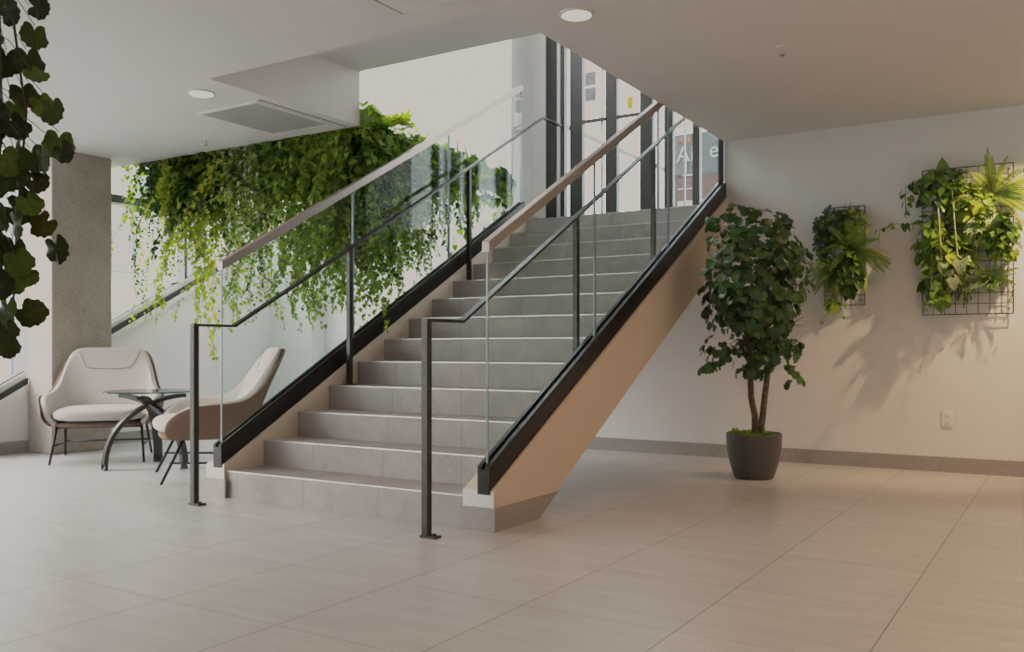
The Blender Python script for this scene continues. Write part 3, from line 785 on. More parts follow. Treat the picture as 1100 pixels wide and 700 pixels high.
def curtain(name, label, axis, a0, a1, strands, tuftn, tmpl, cols, size, extra=None, spacing=0.042, tuft_z=0.03, tuft_h=0.12, drop=0.0, cat='trailing plant', tuft_cols=None, side=0):
    """axis 'x': trough along y=6.0 ; axis 'y': trough along x=-5.27; strands = [(count, zmin, zmax)]"""
    L = Leaves(); S = MB()
    size *= 1.04; spacing *= 0.60; tuftn = int(tuftn * 2.1); strands = [(int(c * 1.6 + .5), lo, hi) for c, lo, hi in strands]
    mid = (a0 + a1) / 2
    base = (mid, 6.0, 2.88) if axis == 'x' else (-5.27, mid, 2.88)
    e = empty(name, base, label, cat, 'plants trailing from the ceiling edge')
    for cnt, zlo, zhi in strands:
        for k in range(cnt):
            a = a0 + (a1 - a0) * (k + rng.uniform(0.1, 0.9)) / cnt
            zb = rng.uniform(zlo, zhi)
            if axis == 'x':
                bk = rng.random() < 0.45
                s = (a, 6.07, 3.09); od = (rng.uniform(-.3, .3), 1.0 if bk else -1.0, 0)
            else:
                od = (1.0 if rng.random() < 0.65 else -1.0, rng.uniform(-.3, .3), 0); s = (-5.27 + rng.uniform(-.05, .05), a, 2.885)
            strand(L, S, s, max(0.1, s[2] - zb), od, size, tmpl, cols, spacing, reach=0.10)
    if tuftn:
        c = (mid, 6.05, 2.74 + tuft_z) if axis == 'x' else (-5.26, mid, 2.84 + tuft_z)
        rad = ((a1 - a0) * 0.6, 0.17, tuft_h) if axis == 'x' else (0.17, (a1 - a0) * 0.6, tuft_h)
        tuft(L, c, rad, tuftn, size * 1.05, tmpl, tuft_cols or cols)
        c2 = (c[0] if axis == 'x' else -5.17, c[1] - (0.06 if axis == 'x' else 0), c[2] - 0.24)
        tuft(L, c2, (rad[0] * .95, rad[1] * .95, 0.17), tuftn, size * 1.05, tmpl, tuft_cols or cols)
    if extra: extra(L, S)
    # keep foliage out of the ceiling slab
    for v in L.v:
        inside = (v[:, 1] < 5.89) & (v[:, 2] > 2.885)
        v[inside, 2] = 2.885
    L.build('foliage', M['leaf'], e)
    if S.v: S.build('stems', M['stem'], e)
    return e
VAR = [G_PALE, G_MID, G_BLUE, G_PALE, G_LIGHT]
curtain('trailing_ivy', 'thin bright green ivy runners hanging at the far left end, by the column', 'x', -8.40, -8.12, [(3, 1.25, 1.5), (3, 1.8, 2.3)], 14, IVY, [G_LIME, G_LIGHT, G_LIGHT], 0.062, spacing=0.05)
curtain('trailing_ivy', 'dark small-leaved ivy clump beside the thin bright runners at far left', 'x', -8.15, -7.82, [(10, 2.15, 2.6), (3, 1.5, 1.9)], 70, IVY, [G_DARK, G_BLUE, G_MID], 0.058, spacing=0.035)
curtain('trailing_ivy', 'lime yellow ivy falling in a narrow dense column left of the glass edge', 'x', -7.82, -7.50, [(12, 1.75, 2.3), (4, 1.2, 1.5), (1, .92, .95)], 50, IVY, [G_LIME, G_YEL, G_LIME, G_LIGHT], 0.082, spacing=0.042)
curtain('trailing_pothos', 'dark broad-leaved plant bunched under the ceiling edge above the lime ivy', 'x', -7.68, -7.00, [(16, 2.3, 2.6), (3, 1.9, 2.2)], 150, HEART, [G_DARK, G_DARK, G_MID, G_DARK], 0.12, spacing=0.05)
curtain('trailing_ivy', 'yellow green ivy in loose strings right of the lime column', 'x', -7.28, -6.85, [(9, 1.8, 2.3), (5, 1.2, 1.6)], 50, IVY, [G_LIGHT, G_YEL, G_LIGHT, G_LIME], 0.080, spacing=0.050)
curtain('trailing_ivy', 'fine white-edged ivy hanging thick above the low end of the glass balustrade', 'x', -6.98, -6.38, [(24, 1.75, 2.35), (10, 1.2, 1.7)], 150, IVY, VAR, 0.055, spacing=0.033)
curtain('trailing_ivy', 'mid green ivy with open gaps left of the dense curtain', 'x', -6.45, -5.88, [(16, 2.1, 2.5), (7, 1.35, 1.9)], 150, IVY, [G_MID, G_DARK, G_LIGHT, G_MID], 0.085, spacing=0.042)
curtain('trailing_ivy', 'dense yellow green ivy curtain under the corner of the ceiling vent bay', 'x', -5.92, -5.36, [(34, 1.35, 2.0), (10, 1.15, 1.4)], 170, IVY, [G_MID, G_LIGHT, (0.17, 0.24, 0.035), G_LIGHT], 0.078, spacing=0.036)
def corner_extra(L, S):
    tuft(L, (-5.22, 6.02, 3.0), (0.12, 0.14, 0.12), 60, 0.09, IVY, [G_LIGHT, G_MID, G_LIME])
    for k in range(6): blade(L, (-5.25, 6.05, 2.95), (rng.uniform(-.6, .6), rng.uniform(-.6, .6), 1.2), rng.uniform(0.15, 0.28), 0.014, jit(G_LIGHT))
curtain('trailing_ivy', 'bushy ivy at the outer corner rising above the ceiling edge', 'y', 5.92, 6.28, [(22, 1.5, 2.2)], 90, IVY, [G_MID, G_DARK, G_MID, G_LIGHT], 0.082, corner_extra, spacing=0.038)
def star_extra(L, S):
    for _ in range(34):
        o = unit(); o[2] = abs(o[2])
        q = np.array((-5.2, 6.42, 2.93)) + o * np.array([.16, .2, .12])
        L.put(STAR, frame(o + np.array([0.4, -0.3, -.2]), o + np.array([.5, -.4, .8])), q, rng.uniform(.10, .17), jit(pick([G_LIGHT, G_LIME, G_PALE])))
curtain('trailing_syngonium', 'pale star-leaved plant on top of the trough, right of the corner ivy', 'y', 6.25, 6.62, [(12, 1.75, 2.5)], 40, IVY, [G_MID, G_LIGHT], 0.075, star_extra, spacing=0.04)
curtain('trailing_ivy', 'fine white-edged ivy dense behind the middle balustrade panel', 'y', 6.38, 6.92, [(30, 1.75, 2.3), (5, 1.6, 1.75)], 130, IVY, VAR + [G_MID], 0.058, spacing=0.032)
def grass_extra(L, S):
    for k in range(46):
        a = rng.uniform(0, 2 * math.pi)
        blade(L, (-5.24, 6.9 + rng.uniform(-.1, .1), 2.90), (math.cos(a), math.sin(a), rng.uniform(.8, 2.2)), rng.uniform(.28, .48), .014, jit(pick([G_MID, G_LIGHT, G_PALE])), 2.4)
curtain('spider_plant', 'arching grass-leaved spider plant on top of the trough, behind the cap rail', 'y', 6.72, 7.05, [(6, 2.2, 2.5)], 30, IVY, [G_DARK, G_MID], 0.06, grass_extra, cat='plant')
def big_ivy_extra(L, S):
    for _ in range(22):
        q = np.array((-5.10 + rng.uniform(-.05, .05), 6.95 + rng.uniform(-.2, .25), 2.70 + rng.uniform(-.28, .12)))
        L.put(STAR, frame(np.array([.3, rng.uniform(-.6, .6), -.8]), np.array([1, -.5, .5]) + unit() * .3), q, rng.uniform(.10, .18), jit(pick([G_MID, G_LIGHT, G_BLUE])))
curtain('trailing_ivy', 'large-leaved green ivy just right of the balustrade joint', 'y', 6.90, 7.38, [(12, 2.15, 2.55), (4, 1.75, 2.0)], 60, IVY, [G_MID, G_BLUE, G_LIGHT, G_DARK], 0.075, big_ivy_extra, spacing=0.045)
def pothos_extra(L, S):
    for k in range(9): blade(L, (-5.25, 7.6 + rng.uniform(-.25, .2), 2.9), (rng.uniform(-.8, .8), rng.uniform(-.8, .8), 1.4), rng.uniform(.15, .26), .016, jit(G_MID), 1.6)
curtain('trailing_pothos', 'sparse heart-leaved pothos trailing at the stair end of the trough, by the white wall', 'y', 7.35, 8.24, [(7, 2.25, 2.75), (3, 1.9, 2.2)], 24, HEART, [G_MID, G_BLUE, G_LIGHT, G_MID], 0.11, pothos_extra, spacing=0.115, tuft_h=0.10)

# ------------------------------------------------------------------ potted tree
px, py = -2.11, 6.95
t = empty('potted_tree', (px, py, 0), 'tall round-crowned indoor tree with two trunks in a charcoal pot', 'potted tree')
pot = MB().lathe([(0.0, 0.0), (0.135, 0.0), (0.150, 0.012), (0.185, 0.12), (0.207, 0.24), (0.210, 0.345), (0.203, 0.350), (0.196, 0.345), (0.192, 0.30), (0.0, 0.30)], (px, py, 0), 56).build('pot', M['pot'], t, smooth=True)
sm = pot.modifiers.new('edge', 'EDGE_SPLIT'); sm.split_angle = R(50)
MB().lathe([(0.19, 0.295), (0.188, 0.318), (0.10, 0.328), (0.0, 0.33)], (px, py, 0), 32).build('soil', M['soil'], t, smooth=True)
trunks = [[(0.012, 0, .30), (0.008, 0.0, .48), (-0.022, 0.0, .62), (-0.030, .01, .80), (-0.045, .02, 1.05), (-0.10, .03, 1.35), (-.13, .02, 1.6)],
          [(0.035, .01, .30), (0.060, .02, .46), (0.078, .02, .62), (0.102, .01, .80), (0.115, 0, 1.0), (0.09, 0, 1.3), (.13, .0, 1.6)]]
for tr in trunks:
    pts = [(px + a, py + b, c) for a, b, c in tr]
    MB().tube(pts, [0.028, 0.025, 0.023, 0.022, 0.02, 0.016, 0.01], 10).build('trunk', M['bark'], t, smooth=True)
br_ = MB(); L = Leaves()
cen = np.array([px + 0.0, py, 1.52])
def crown_leaf(q, o, s):
    col = jit(pick([(0.034, 0.085, 0.018), (0.055, 0.120, 0.022), (0.085, 0.160, 0.028), (0.045, 0.10, 0.042)]), .3)
    L.put(ROUND, frame(o * 0.55 + np.array([0, 0, -.8]) + unit() * .45, o + np.array([0, -.25, .55]) + unit() * .4), q, s, col)
for _ in range(900):
    o = unit(); rr = rng.uniform(0.25, 1.0) ** 0.35
    q = cen + o * np.array([.41, .40, .52]) * rr * (1 + .10 * math.sin(5 * o[0] + 3) * math.sin(4 * o[2] + 1)) + np.array([0, 0, .04])
    if q[2] < 1.12 and rng.random() < 0.35: continue
    crown_leaf(q, o, rng.uniform(.046, .078))
for cx_, cy_, cz_, rx, rz_, n in ((-.24, -.05, .98, .16, .14, 40), (.12, -.1, .95, .18, .15, 50), (-.05, .1, 1.0, .18, .15, 30), (.27, -.02, 1.0, .13, .12, 26), (-.32, -.05, .86, .08, .07, 10), (.30, -.02, .80, .06, .10, 10), (-.0, -.1, .84, .2, .06, 20), (-.33, 0, 2.0, .06, .05, 8), (-.12, -.1, 2.04, .2, .07, 24)):
    for _ in range(n):
        o = unit(); q = np.array((px + cx_, py + cy_, cz_)) + o * np.array([rx, .14, rz_]) * rng.uniform(.3, 1)
        crown_leaf(q, o, rng.uniform(.046, .076))
for k in range(46):
    a = rng.uniform(0, 2 * math.pi); z0_ = rng.uniform(.85, 1.6); tr = trunks[k % 2]
    b0 = np.array((px + np.interp(z0_, [p[2] for p in tr], [p[0] for p in tr]), py + 0.01, z0_))
    tip = b0 + np.array([math.cos(a) * .25, math.sin(a) * .25, rng.uniform(0, .34)])
    m_ = (b0 + tip) / 2 + np.array([0, 0, .05])
    br_.tube([b0, m_, tip], [.007, .005, .002], 5)
br_.build('branches', M['bark'], t, smooth=True)
L.build('crown', M['leaf_gloss'], t)
L = Leaves()
for _ in range(110):
    a = rng.uniform(0, 2 * math.pi); r_ = rng.uniform(.05, .17)
    tuft(L, (px + math.cos(a) * r_, py + math.sin(a) * r_, .335), (.03, .03, .02), 3, .035, IVY, [G_LIGHT, G_MID], 1.0)
L.build('ground_cover', M['leaf'], t)

# ------------------------------------------------------------------ wire panels with plants on the right wall
def wire_panel(x0, x1, z0, z1, nx, nz, label):
    yw = YB - 0.045
    t = empty('wire_panel', ((x0 + x1) / 2, yw, z0), label, 'wire panel', 'black wire panels on the right wall')
    fr = MB()
    for a, b in (((x0, yw, z0), (x1, yw, z0)), ((x1, yw, z0), (x1, yw, z1)), ((x1, yw, z1), (x0, yw, z1)), ((x0, yw, z1), (x0, yw, z0))): fr.tube([a, b], .0042, 6)
    fr.build('frame', M['mesh_wire'], t)
    gr = MB()
    for i in range(1, nx): x = x0 + (x1 - x0) * i / nx; gr.tube([(x, yw, z0), (x, yw, z1)], .0028, 5)
    for i in range(1, nz): z = z0 + (z1 - z0) * i / nz; gr.tube([(x0, yw - .004, z), (x1, yw - .004, z)], .0028, 5)
    gr.build('grid', M['mesh_wire'], t)
    for x in (x0 + .03, x1 - .03):
        for z in (z0 + .04, z1 - .04): MB().tube([(x, yw, z), (x, YB - .001, z)], .005, 6).build('standoff', M['mesh_wire'], t)
    return yw
yw = wire_panel(-1.055, -0.405, 1.276, 2.45, 8, 14, 'large black wire grid panel on the right wall, at the right edge')
wire_panel(-1.828, -1.502, 1.371, 2.207, 4, 10, 'narrow black wire grid panel on the right wall, beside the potted tree')
PY = yw - 0.06
def wall_plant(name, label, x, z, fn, cat='wall plant', mat='leaf', stem='stem', yy=None):
    e = empty(name, (x, yw - 0.005, z), label, cat, 'plants on the wire panels')
    L = Leaves(); S = MB(); fn(L, S)
    for v in L.v: v[:, 1] = np.minimum(v[:, 1], YB - 0.012)
    L.build('foliage', M[mat], e)
    if S.v: S.build('stems', M[stem], e)
    # small felt pocket holding the root ball, clipped on the wire
    MB().lathe([(0.0, -.04), (.028, -.04), (.034, .02), (.0, .02)], (x, yw - 0.04, z), 14).build('pocket', M['soil'], e, smooth=True)
def wtuft(L, x, z, rx, rz, n, size, tmpl, cols, dep=0.13, out=0.0):
    n = int(n * 1.35)
    for _ in range(n):
        o = unit(); o[1] = -abs(o[1])
        q = np.array((x, PY + 0.02 - out, z)) + o * np.array([rx, dep, rz]) * rng.uniform(.3, 1.0) ** .6
        L.put(tmpl, frame(o * .6 + np.array([0, -.1, -.7]) + unit() * .5, o + np.array([0, -.5, .4]) + unit() * .4), q, size * rng.uniform(.7, 1.25), jit(pick(cols)))
def wtrail(L, S, x, z, zend, tmpl, cols, size, spacing=.06, drift=0.0, n=1):
    for _ in range(n):
        strand(L, S, (x + rng.uniform(-.03, .03), PY, z), z - zend + rng.uniform(-.05, .05), (drift, -1, 0), size, tmpl, cols, spacing, .05, reach=.05)
# large panel
def f(L, S):
    wtuft(L, -.92, 2.30, .17, .16, 75, .105, HEART, [G_BLUE, G_DARK, G_MID, G_MID])
    for dx, dz in ((-.26, .0), (-.2, .06)): strand(L, S, (-.95, PY, 2.28 + dz), .15, (-2.2, -.6, 0), .11, HEART, [G_BLUE, G_MID], .06)
wall_plant('trailing_pothos', 'dark glossy heart-leaved pothos at the top left corner of the large wire panel', -.92, 2.28, f, mat='leaf_gloss')
def f(L, S):
    wtuft(L, -.72, 2.16, .17, .15, 80, .085, HEART, [G_LIGHT, G_LIGHT, G_MID, G_LIME])
wall_plant('trailing_pothos', 'light green small pothos below the top edge, mid-left of the large wire panel', -.76, 2.16, f)
def f(L, S):
    for k in range(26):
        a = rng.uniform(0.15, math.pi - 0.05) if k < 17 else rng.uniform(-.6, .6)
        frond(L, (-.55, PY, 2.20), (math.cos(a) * 1.0, -rng.uniform(.15, .75), math.sin(a)), rng.uniform(.26, .40), .048, jit(pick([G_FERN, (.30, .42, .09), (.36, .42, .08)]), .2), rng.uniform(.3, 1.3), 20, (0, -1, .35), S)
    for k in range(8):
        frond(L, (-.52, PY, 2.20), (1.0, -rng.uniform(.1, .4), rng.uniform(-.3, .8)), rng.uniform(.30, .42), .05, jit((.34, .42, .09), .2), rng.uniform(.4, 1.2), 20, (0, -1, .35), S)
wall_plant('boston_fern', 'bright feathery fern at the top right corner of the large wire panel', -.55, 2.18, f, 'fern')
def f(L, S):
    wtuft(L, -.62, 2.00, .15, .17, 80, .062, STAR, [G_PALE, G_LIGHT, G_PALE])
wall_plant('variegated_ivy', 'white variegated ivy in the middle of the large wire panel below the fern', -.62, 2.02, f)
def f(L, S):
    wtuft(L, -.50, 1.92, .15, .19, 120, .072, HEART, [G_DARK, G_MID, G_MID, G_LIGHT]); wtuft(L, -.46, 1.74, .10, .07, 30, .05, IVY, [G_LIGHT, G_MID])
wall_plant('trailing_pothos', 'dark bushy pothos at the right middle of the large wire panel', -.50, 1.9, f)
def f(L, S):
    wtuft(L, -.92, 1.86, .18, .26, 110, .078, HEART, [G_MID, G_LIGHT, G_MID])
    for k in range(4): wtrail(L, S, -1.0 + .05 * k, 1.9, 1.40, HEART, [G_MID, G_LIGHT], .08, .09)
    strand(L, S, (-1.0, PY, 2.0), .08, (-3.6, -1.2, 0), .085, HEART, [G_MID, G_DARK], .05)
wall_plant('trailing_pothos', 'sprawling pothos with runners over the left edge of the large wire panel', -.95, 1.84, f)
def f(L, S):
    wtuft(L, -.83, 1.70, .15, .14, 55, .095, HEART, [G_LIGHT, G_LIME, G_MID, G_PALE])
    for x, z0_, z1_ in ((-.905, 2.20, 1.62), (-.80, 2.26, 1.72)):
        S.tube([(x - .02, PY - .09, z0_), (x, PY - .12, (z0_ + z1_) / 2), (x + .02, PY - .10, z1_)], .006, 6)
    L.put(HEART, frame((0, -.1, -1), (0, -1, .3)), (-.76, PY - .13, 1.70), .12, G_PALE); L.put(HEART, frame((.1, -.1, -1), (0, -1, .3)), (-.81, PY - .13, 1.56), .11, G_PALE)
wall_plant('climbing_philodendron', 'pale heart-leaved plant with two thick pale stems on the large wire panel', -.83, 1.70, f, stem='pale_stem')
def f(L, S):
    wtuft(L, -.76, 1.60, .11, .24, 170, .045, LANCE, [G_DARK, (.06, .08, .025), (.09, .09, .035)])
    for k in range(6): wtrail(L, S, -.80 + .02 * k, 1.6, 1.40, LANCE, [G_DARK, G_MID], .045, .025)
wall_plant('button_fern', 'dark fine-leaved hanging plant in the lower middle of the large wire panel', -.76, 1.56, f)
def f(L, S):
    for k in range(15):
        a = rng.uniform(0.2, math.pi)
        frond(L, (-.56, PY, 1.52), (math.cos(a) * .8, -rng.uniform(.2, .6), math.sin(a)), rng.uniform(.16, .26), .034, jit(pick([G_FERN, G_MID, (.10, .22, .04)]), .2), rng.uniform(.3, 1.4), 15, (0, -1, .3), S)
    wtuft(L, -.55, 1.52, .07, .07, 26, .05, LANCE, [G_MID, G_FERN])
    for k in range(2): strand(L, S, (-.50, PY, 1.50), .10, (1.0, -.3, 0), .04, LANCE, [G_FERN], .02)
wall_plant('small_fern', 'small mid green fern at the lower right of the large wire panel', -.56, 1.52, f, 'fern')
def f(L, S):
    wtuft(L, -.95, 1.55, .11, .14, 40, .075, HEART, [G_DARK, G_MID]); wtuft(L, -.93, 1.40, .12, .07, 9, .085, HEART, [G_LIGHT, G_MID])
wall_plant('trailing_pothos', 'few-leaved pothos at the bottom left corner of the large wire panel', -.96, 1.47, f)
# narrow panel
def f(L, S):
    wtuft(L, -1.72, 2.04, .19, .16, 230, .042, ROUND, [G_BLUE, (.10, .16, .10), G_BLUE, G_MID]); wtuft(L, -1.82, 1.88, .08, .20, 80, .038, ROUND, [G_BLUE, G_MID])
wall_plant('creeping_fig', 'tiny-leaved blue green creeper at the top left of the narrow wire panel', -1.74, 2.05, f)
def f(L, S):
    wtuft(L, -1.59, 2.05, .12, .15, 90, .05, IVY, [G_LIGHT, G_MID, (.22, .26, .12)])
    for k in range(5): blade(L, (-1.62, PY - .03, 2.14), (rng.uniform(-.5, .5), -.3, 1), .10, .008, jit(G_MID), .8)
wall_plant('small_ivy', 'grey green small-leaved ivy at the top right of the narrow wire panel', -1.58, 2.08, f)
def f(L, S):
    for k in range(24):
        a = rng.uniform(-.9, .5); blade(L, (-1.78, PY, 1.90), (-math.cos(a), -rng.uniform(.2, .7), math.sin(a)), rng.uniform(.10, .19), .010, jit((.30, .30, .13)), .9)
wall_plant('spider_plant', 'straw coloured spidery grass at the left edge of the narrow wire panel', -1.78, 1.90, f, 'plant')
def f(L, S):
    for k in range(24):
        a = rng.uniform(0, 2 * math.pi); c = math.cos(a)
        frond(L, (-1.58, PY, 1.82), (c * .9 + .25, -rng.uniform(.25, .8), math.sin(a) * .8 + .15), rng.uniform(.22, .34), .045, jit(pick([G_FERN, G_FERN, (.10, .22, .04), (.24, .36, .07)]), .2), rng.uniform(.4, 1.3), 18, (0, -1, .35), S)
    for k in range(6): frond(L, (-1.54, PY, 1.82), (1, -.4, rng.uniform(-.5, .5)), rng.uniform(.28, .36), .048, jit((.24, .36, .07), .2), .8, 18, (0, -1, .35), S)
wall_plant('sword_fern', 'bright green fern reaching out right in the middle of the narrow wire panel', -1.58, 1.82, f, 'fern')
def f(L, S):
    for k in range(20):
        a = rng.uniform(math.pi * .75, math.pi * 1.75)
        frond(L, (-1.70, PY, 1.66), (math.cos(a) * .9, -rng.uniform(.2, .7), math.sin(a) * .7 + .05), rng.uniform(.22, .34), .042, jit(pick([G_MID, G_FERN, (.09, .19, .04)]), .2), rng.uniform(.4, 1.2), 18, (0, -1, .35), S)
wall_plant('sword_fern', 'drooping green fern at the lower left of the narrow wire panel', -1.70, 1.66, f, 'fern')
def f(L, S):
    wtuft(L, -1.62, 1.66, .14, .20, 90, .075, HEART, [G_DARK, G_DARK, G_MID, G_LIGHT]); wtuft(L, -1.72, 1.40, .09, .05, 7, .075, HEART, [G_LIGHT, G_MID])
    wtrail(L, S, -1.72, 1.55, 1.27, HEART, [G_LIGHT], .07, .08, n=2)
wall_plant('trailing_pothos', 'heart-leaved pothos trailing below the bottom of the narrow wire panel', -1.64, 1.60, f)

# ------------------------------------------------------------------ foreground hanging plant
def big_leaf():
    n = 40; rings = (0.0, .35, .7, 1.0); vs = [(0, .42, 0)]; fs = []
    for r_ in rings[1:]:
        for k in range(n):
            a = 2 * math.pi * k / n                    # 0 = tip direction
            lob = 0.50 + 0.085 * abs(math.cos(2.5 * a)) ** 0.7 + 0.025 * math.cos(13 * a)
            if abs(a - math.pi) < 0.45: lob *= 0.45 + 0.55 * abs(a - math.pi) / 0.45
            x, y = math.sin(a) * lob * r_, .42 + math.cos(a) * lob * r_
            vs.append((x, y, 0.10 * (x * x + (y - .42) ** 2) ** .5 * math.cos(5 * a) * r_ - 0.22 * (x * x) - .12 * (y - .42) ** 2 + .015 * math.sin(9 * a) * r_))
    fs += [(0, 1 + k, 1 + (k + 1) % n) for k in range(n)]
    for j in range(len(rings) - 2):
        o = 1 + j * n
        fs += [(o + k, o + n + k, o + n + (k + 1) % n, o + (k + 1) % n) for k in range(n)]
    return np.array(vs), fs
BIG = big_leaf()
fg = np.array([-3.43, 1.93, 0])
rt = np.array([math.cos(R(31.84)), math.sin(R(31.84)), 0]); fwv = np.array([-math.sin(R(31.84)), math.cos(R(31.84)), 0])
e = empty('hanging_plant', (fg[0] - .1, fg[1] - .1, ZC), 'dark large-leaved plant hanging down the left edge close to the viewer', 'hanging plant')
L = Leaves(); S = MB()
# (sideways from the plant axis, height, leaf size, roll)
spots = [(.03, 2.26, .12, .3), (.12, 2.20, .12, -.2), (.15, 2.24, .10, 1.2), (.10, 2.10, .13, .1), (.02, 2.10, .13, -.5), (.16, 2.00, .10, .8), (.11, 1.94, .12, .3), (.05, 1.98, .13, .2), (.20, 1.90, .12, -.1), (.19, 1.80, .13, -.3), (.22, 1.74, .10, .2),
         (.05, 1.84, .13, .5), (.00, 1.88, .13, 0), (.09, 1.80, .12, -.6), (.15, 1.71, .12, .1), (.20, 1.70, .12, -.2), (.05, 1.70, .14, .3), (.00, 1.74, .14, -.2), (.09, 1.64, .10, .2), (.14, 1.60, .10, .9), (.11, 1.54, .11, .4), (.03, 1.56, .14, .2),
         (.16, 1.47, .12, -.9), (.06, 1.48, .14, .1), (.00, 1.50, .14, .3), (.16, 1.39, .13, -.1), (.04, 1.38, .14, -.3), (.10, 1.32, .12, .3), (-.02, 1.40, .14, .4), (.05, 1.26, .12, 0), (.12, 1.24, .08, .9), (.00, 1.24, .13, .2), (.03, 1.15, .13, -.2), (.08, 1.14, .11, .3),
         (.00, 1.08, .12, .4), (.05, 1.06, .10, -.1), (.06, 1.00, .10, .1)]
for k in range(95):
    spots.append((rng.uniform(-.30, .03), rng.uniform(1.0, 2.5), rng.uniform(.10, .14), rng.uniform(-1, 1)))
axis_pts = []
for s_, z, sz, roll in spots:
    dep = rng.uniform(-.10, .10)
    q = fg + rt * (s_ - 0.055) + fwv * dep + np.array([0, 0, z + .04])
    direc = rt * math.sin(roll) + np.array([0, 0, -1.0]) * math.cos(roll) + rt * .25 + unit() * .15
    nrm = -fwv * 1.0 + rt * rng.uniform(-1.3, 1.3) + np.array([0, 0, rng.uniform(-.4, 1.4)])
    L.put(BIG, frame(direc, nrm), q, sz * 0.80, jit(pick([(.034, .036, .010), (.028, .030, .009), (.040, .055, .012), (.065, .10, .016)]), .3))
    root = fg + rt * (-.10 + .35 * (s_ + .1) * .3) + fwv * dep * .5 + np.array([0, 0, z + .16 + rng.uniform(0, .05)])
    m_ = (root + q) / 2 + np.array([0, 0, .03])
    S.tube([root, m_, q], .0014, 5, False)
for k in range(7):
    s_ = -.30 + .05 * k
    S.tube([fg + rt * s_ + fwv * rng.uniform(-.05, .05) + np.array([rng.uniform(-.02, .02), rng.uniform(-.02, .02), z]) for z in (2.72, 2.3, 1.9, 1.5, 1.15)], .005, 6)
L.build('foliage', M['leaf_big'], e, True); S.build('stems', M['dark_stem'], e)
hc = fg - rt * .15
MB().lathe([(0.0, 2.55), (.13, 2.55), (.17, 2.72), (.165, 2.73), (0.0, 2.73)], (hc[0], hc[1], 0), 28).build('basket', M['pot'], e, smooth=True)
hw = MB()
for k in range(3):
    a = 2 * math.pi * k / 3; hw.tube([(hc[0] + .165 * math.cos(a), hc[1] + .165 * math.sin(a), 2.72), (hc[0], hc[1], ZC - .001)], .003, 5)
hw.build('hanger', M['chair_metal'], e)

# ------------------------------------------------------------------ lights
w = bpy.data.worlds.new('sky'); scene.world = w; w.use_nodes = True
nt = w.node_tree; bg = nt.nodes['Background']
tcw = nt.nodes.new('ShaderNodeTexCoord'); sp = nt.nodes.new('ShaderNodeSeparateXYZ'); nt.links.new(tcw.outputs['Generated'], sp.inputs[0])
nt.links.new(ramp(nt, math_node(nt, 'ADD', math_node(nt, 'MULTIPLY', sp.outputs[2], 0.5), 0.5), [(0.45, (0.80, 0.80, 0.78)), (0.55, (0.90, 0.96, 1.0)), (1.0, (0.76, 0.88, 1.0))]), bg.inputs['Color'])
bg.inputs['Strength'].default_value = 14.0
def area(name, loc, rot, sx, sy, energy=0, col=(1, 1, 1), portal=False):
    l = bpy.data.lights.new(name, 'AREA'); l.shape = 'RECTANGLE'; l.size = sx; l.size_y = sy; l.energy = energy; l.color = col
    o = bpy.data.objects.new(name, l); C.objects.link(o); o.location = loc; o.rotation_euler = rot
    if portal: l.cycles.is_portal = True
    return o
area('portal_left', (XL - 0.3, -0.3, 1.45), (0, R(-90), 0), 2.9, 10.6, portal=True)
area('portal_void', (XL - 0.3, 6.85, 3.4), (0, R(-90), 0), 3.8, 2.5, portal=True)
area('portal_roof', (-6.85, 7.12, ZU + 0.25), (0, 0, 0), 3.1, 2.05, portal=True)
area('portal_door', (-3.86, YD + 0.15, 3.8), (R(-90), 0, 0), 2.3, 2.9, portal=True)
def spot(name, loc, aim, energy, col, size, blend, rad):
    l = bpy.data.lights.new(name, 'SPOT'); l.energy = energy; l.color = col; l.spot_size = R(size); l.spot_blend = blend; l.shadow_soft_size = rad
    o = bpy.data.objects.new(name, l); C.objects.link(o); o.location = loc
    d = Vector(aim) - Vector(loc); o.rotation_euler = d.to_track_quat('-Z', 'Y').to_euler(); return o
sl_ = bpy.data.lights.new('hazy_sun', 'SUN'); sl_.energy = 7.0; sl_.angle = R(24); sl_.color = (1.0, 0.98, 0.95)
so_ = bpy.data.objects.new('hazy_sun', sl_); C.objects.link(so_); so_.location = (-12, -4, 8)
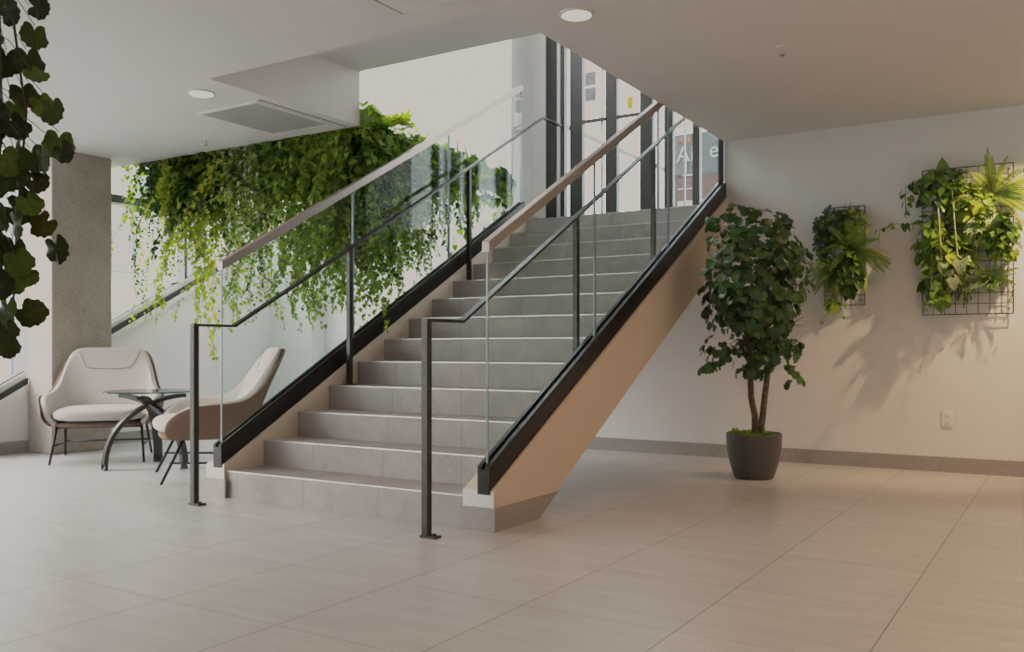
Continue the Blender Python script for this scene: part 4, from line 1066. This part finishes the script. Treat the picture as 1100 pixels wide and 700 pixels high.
so_.rotation_euler = Vector((0.70, 0.60, -0.52)).to_track_quat('-Z', 'Y').to_euler()
WARM = (1.0, 0.63, 0.35)
for i, (x, y, e_) in enumerate(((-5.51, 4.5, 35), (-2.40, 4.56, 45), (0.4, 4.56, 110), (2.2, 4.56, 110), (-0.6, 6.4, 70), (1.6, 6.6, 110), (-2.4, 1.8, 45), (0.4, 1.8, 90), (2.2, 1.8, 90), (-5.5, 1.8, 20), (0.4, -0.8, 80), (-3, -0.8, 50))):
    spot('downlight_lamp', (x, y, ZC - 0.03), (x, y, 0), e_ * (0.95 if x > -1 else 0.72), WARM, 140, 0.8, 0.06)
spot('wall_spot', (0.15, 7.42, 2.86), (-1.15, 8.1, 0.85), 340, (1.0, 0.74, 0.50), 70, 0.75, 0.018)

# ------------------------------------------------------------------ camera and colour
cam = bpy.data.cameras.new('camera'); co = bpy.data.objects.new('camera', cam); C.objects.link(co)
cam.sensor_fit = 'HORIZONTAL'; cam.sensor_width = 36.0; cam.lens = 36.0 * 973.0 / 1100.0
cam.shift_x = 0.0; cam.shift_y = (374.4 - 350.0) / 1100.0
cam.clip_start = 0.05; cam.clip_end = 200
co.location = (0, 0, 1.0); co.rotation_euler = (R(90), 0, R(31.84))
scene.camera = co
vs_ = scene.view_settings
scene.display_settings.display_device = 'sRGB'
vs_.view_transform = 'Standard'; vs_.look = 'None'; vs_.exposure = 0.0; vs_.gamma = 1.0
vs_.use_curve_mapping = True
cm = vs_.curve_mapping; cm.extend = 'HORIZONTAL'; cm.use_clip = False
white = (0.565, 0.527, 0.497)
tone = [(0.0, 0.0), (0.35, 0.35), (0.6, 0.585), (0.9, 0.80), (1.3, 0.94), (1.8, 1.0)]
for ch, wv in zip(cm.curves[:3], white):
    pts = ch.points
    while len(pts) < len(tone): pts.new(0.5, 0.5)
    for p, (x, y) in zip(pts, tone):
        p.location = (x, y * wv); p.handle_type = 'AUTO' if 0 < x < 1.8 else 'VECTOR'
cm.update()
for ob in scene.objects:
    if '_world' in ob: del ob['_world']
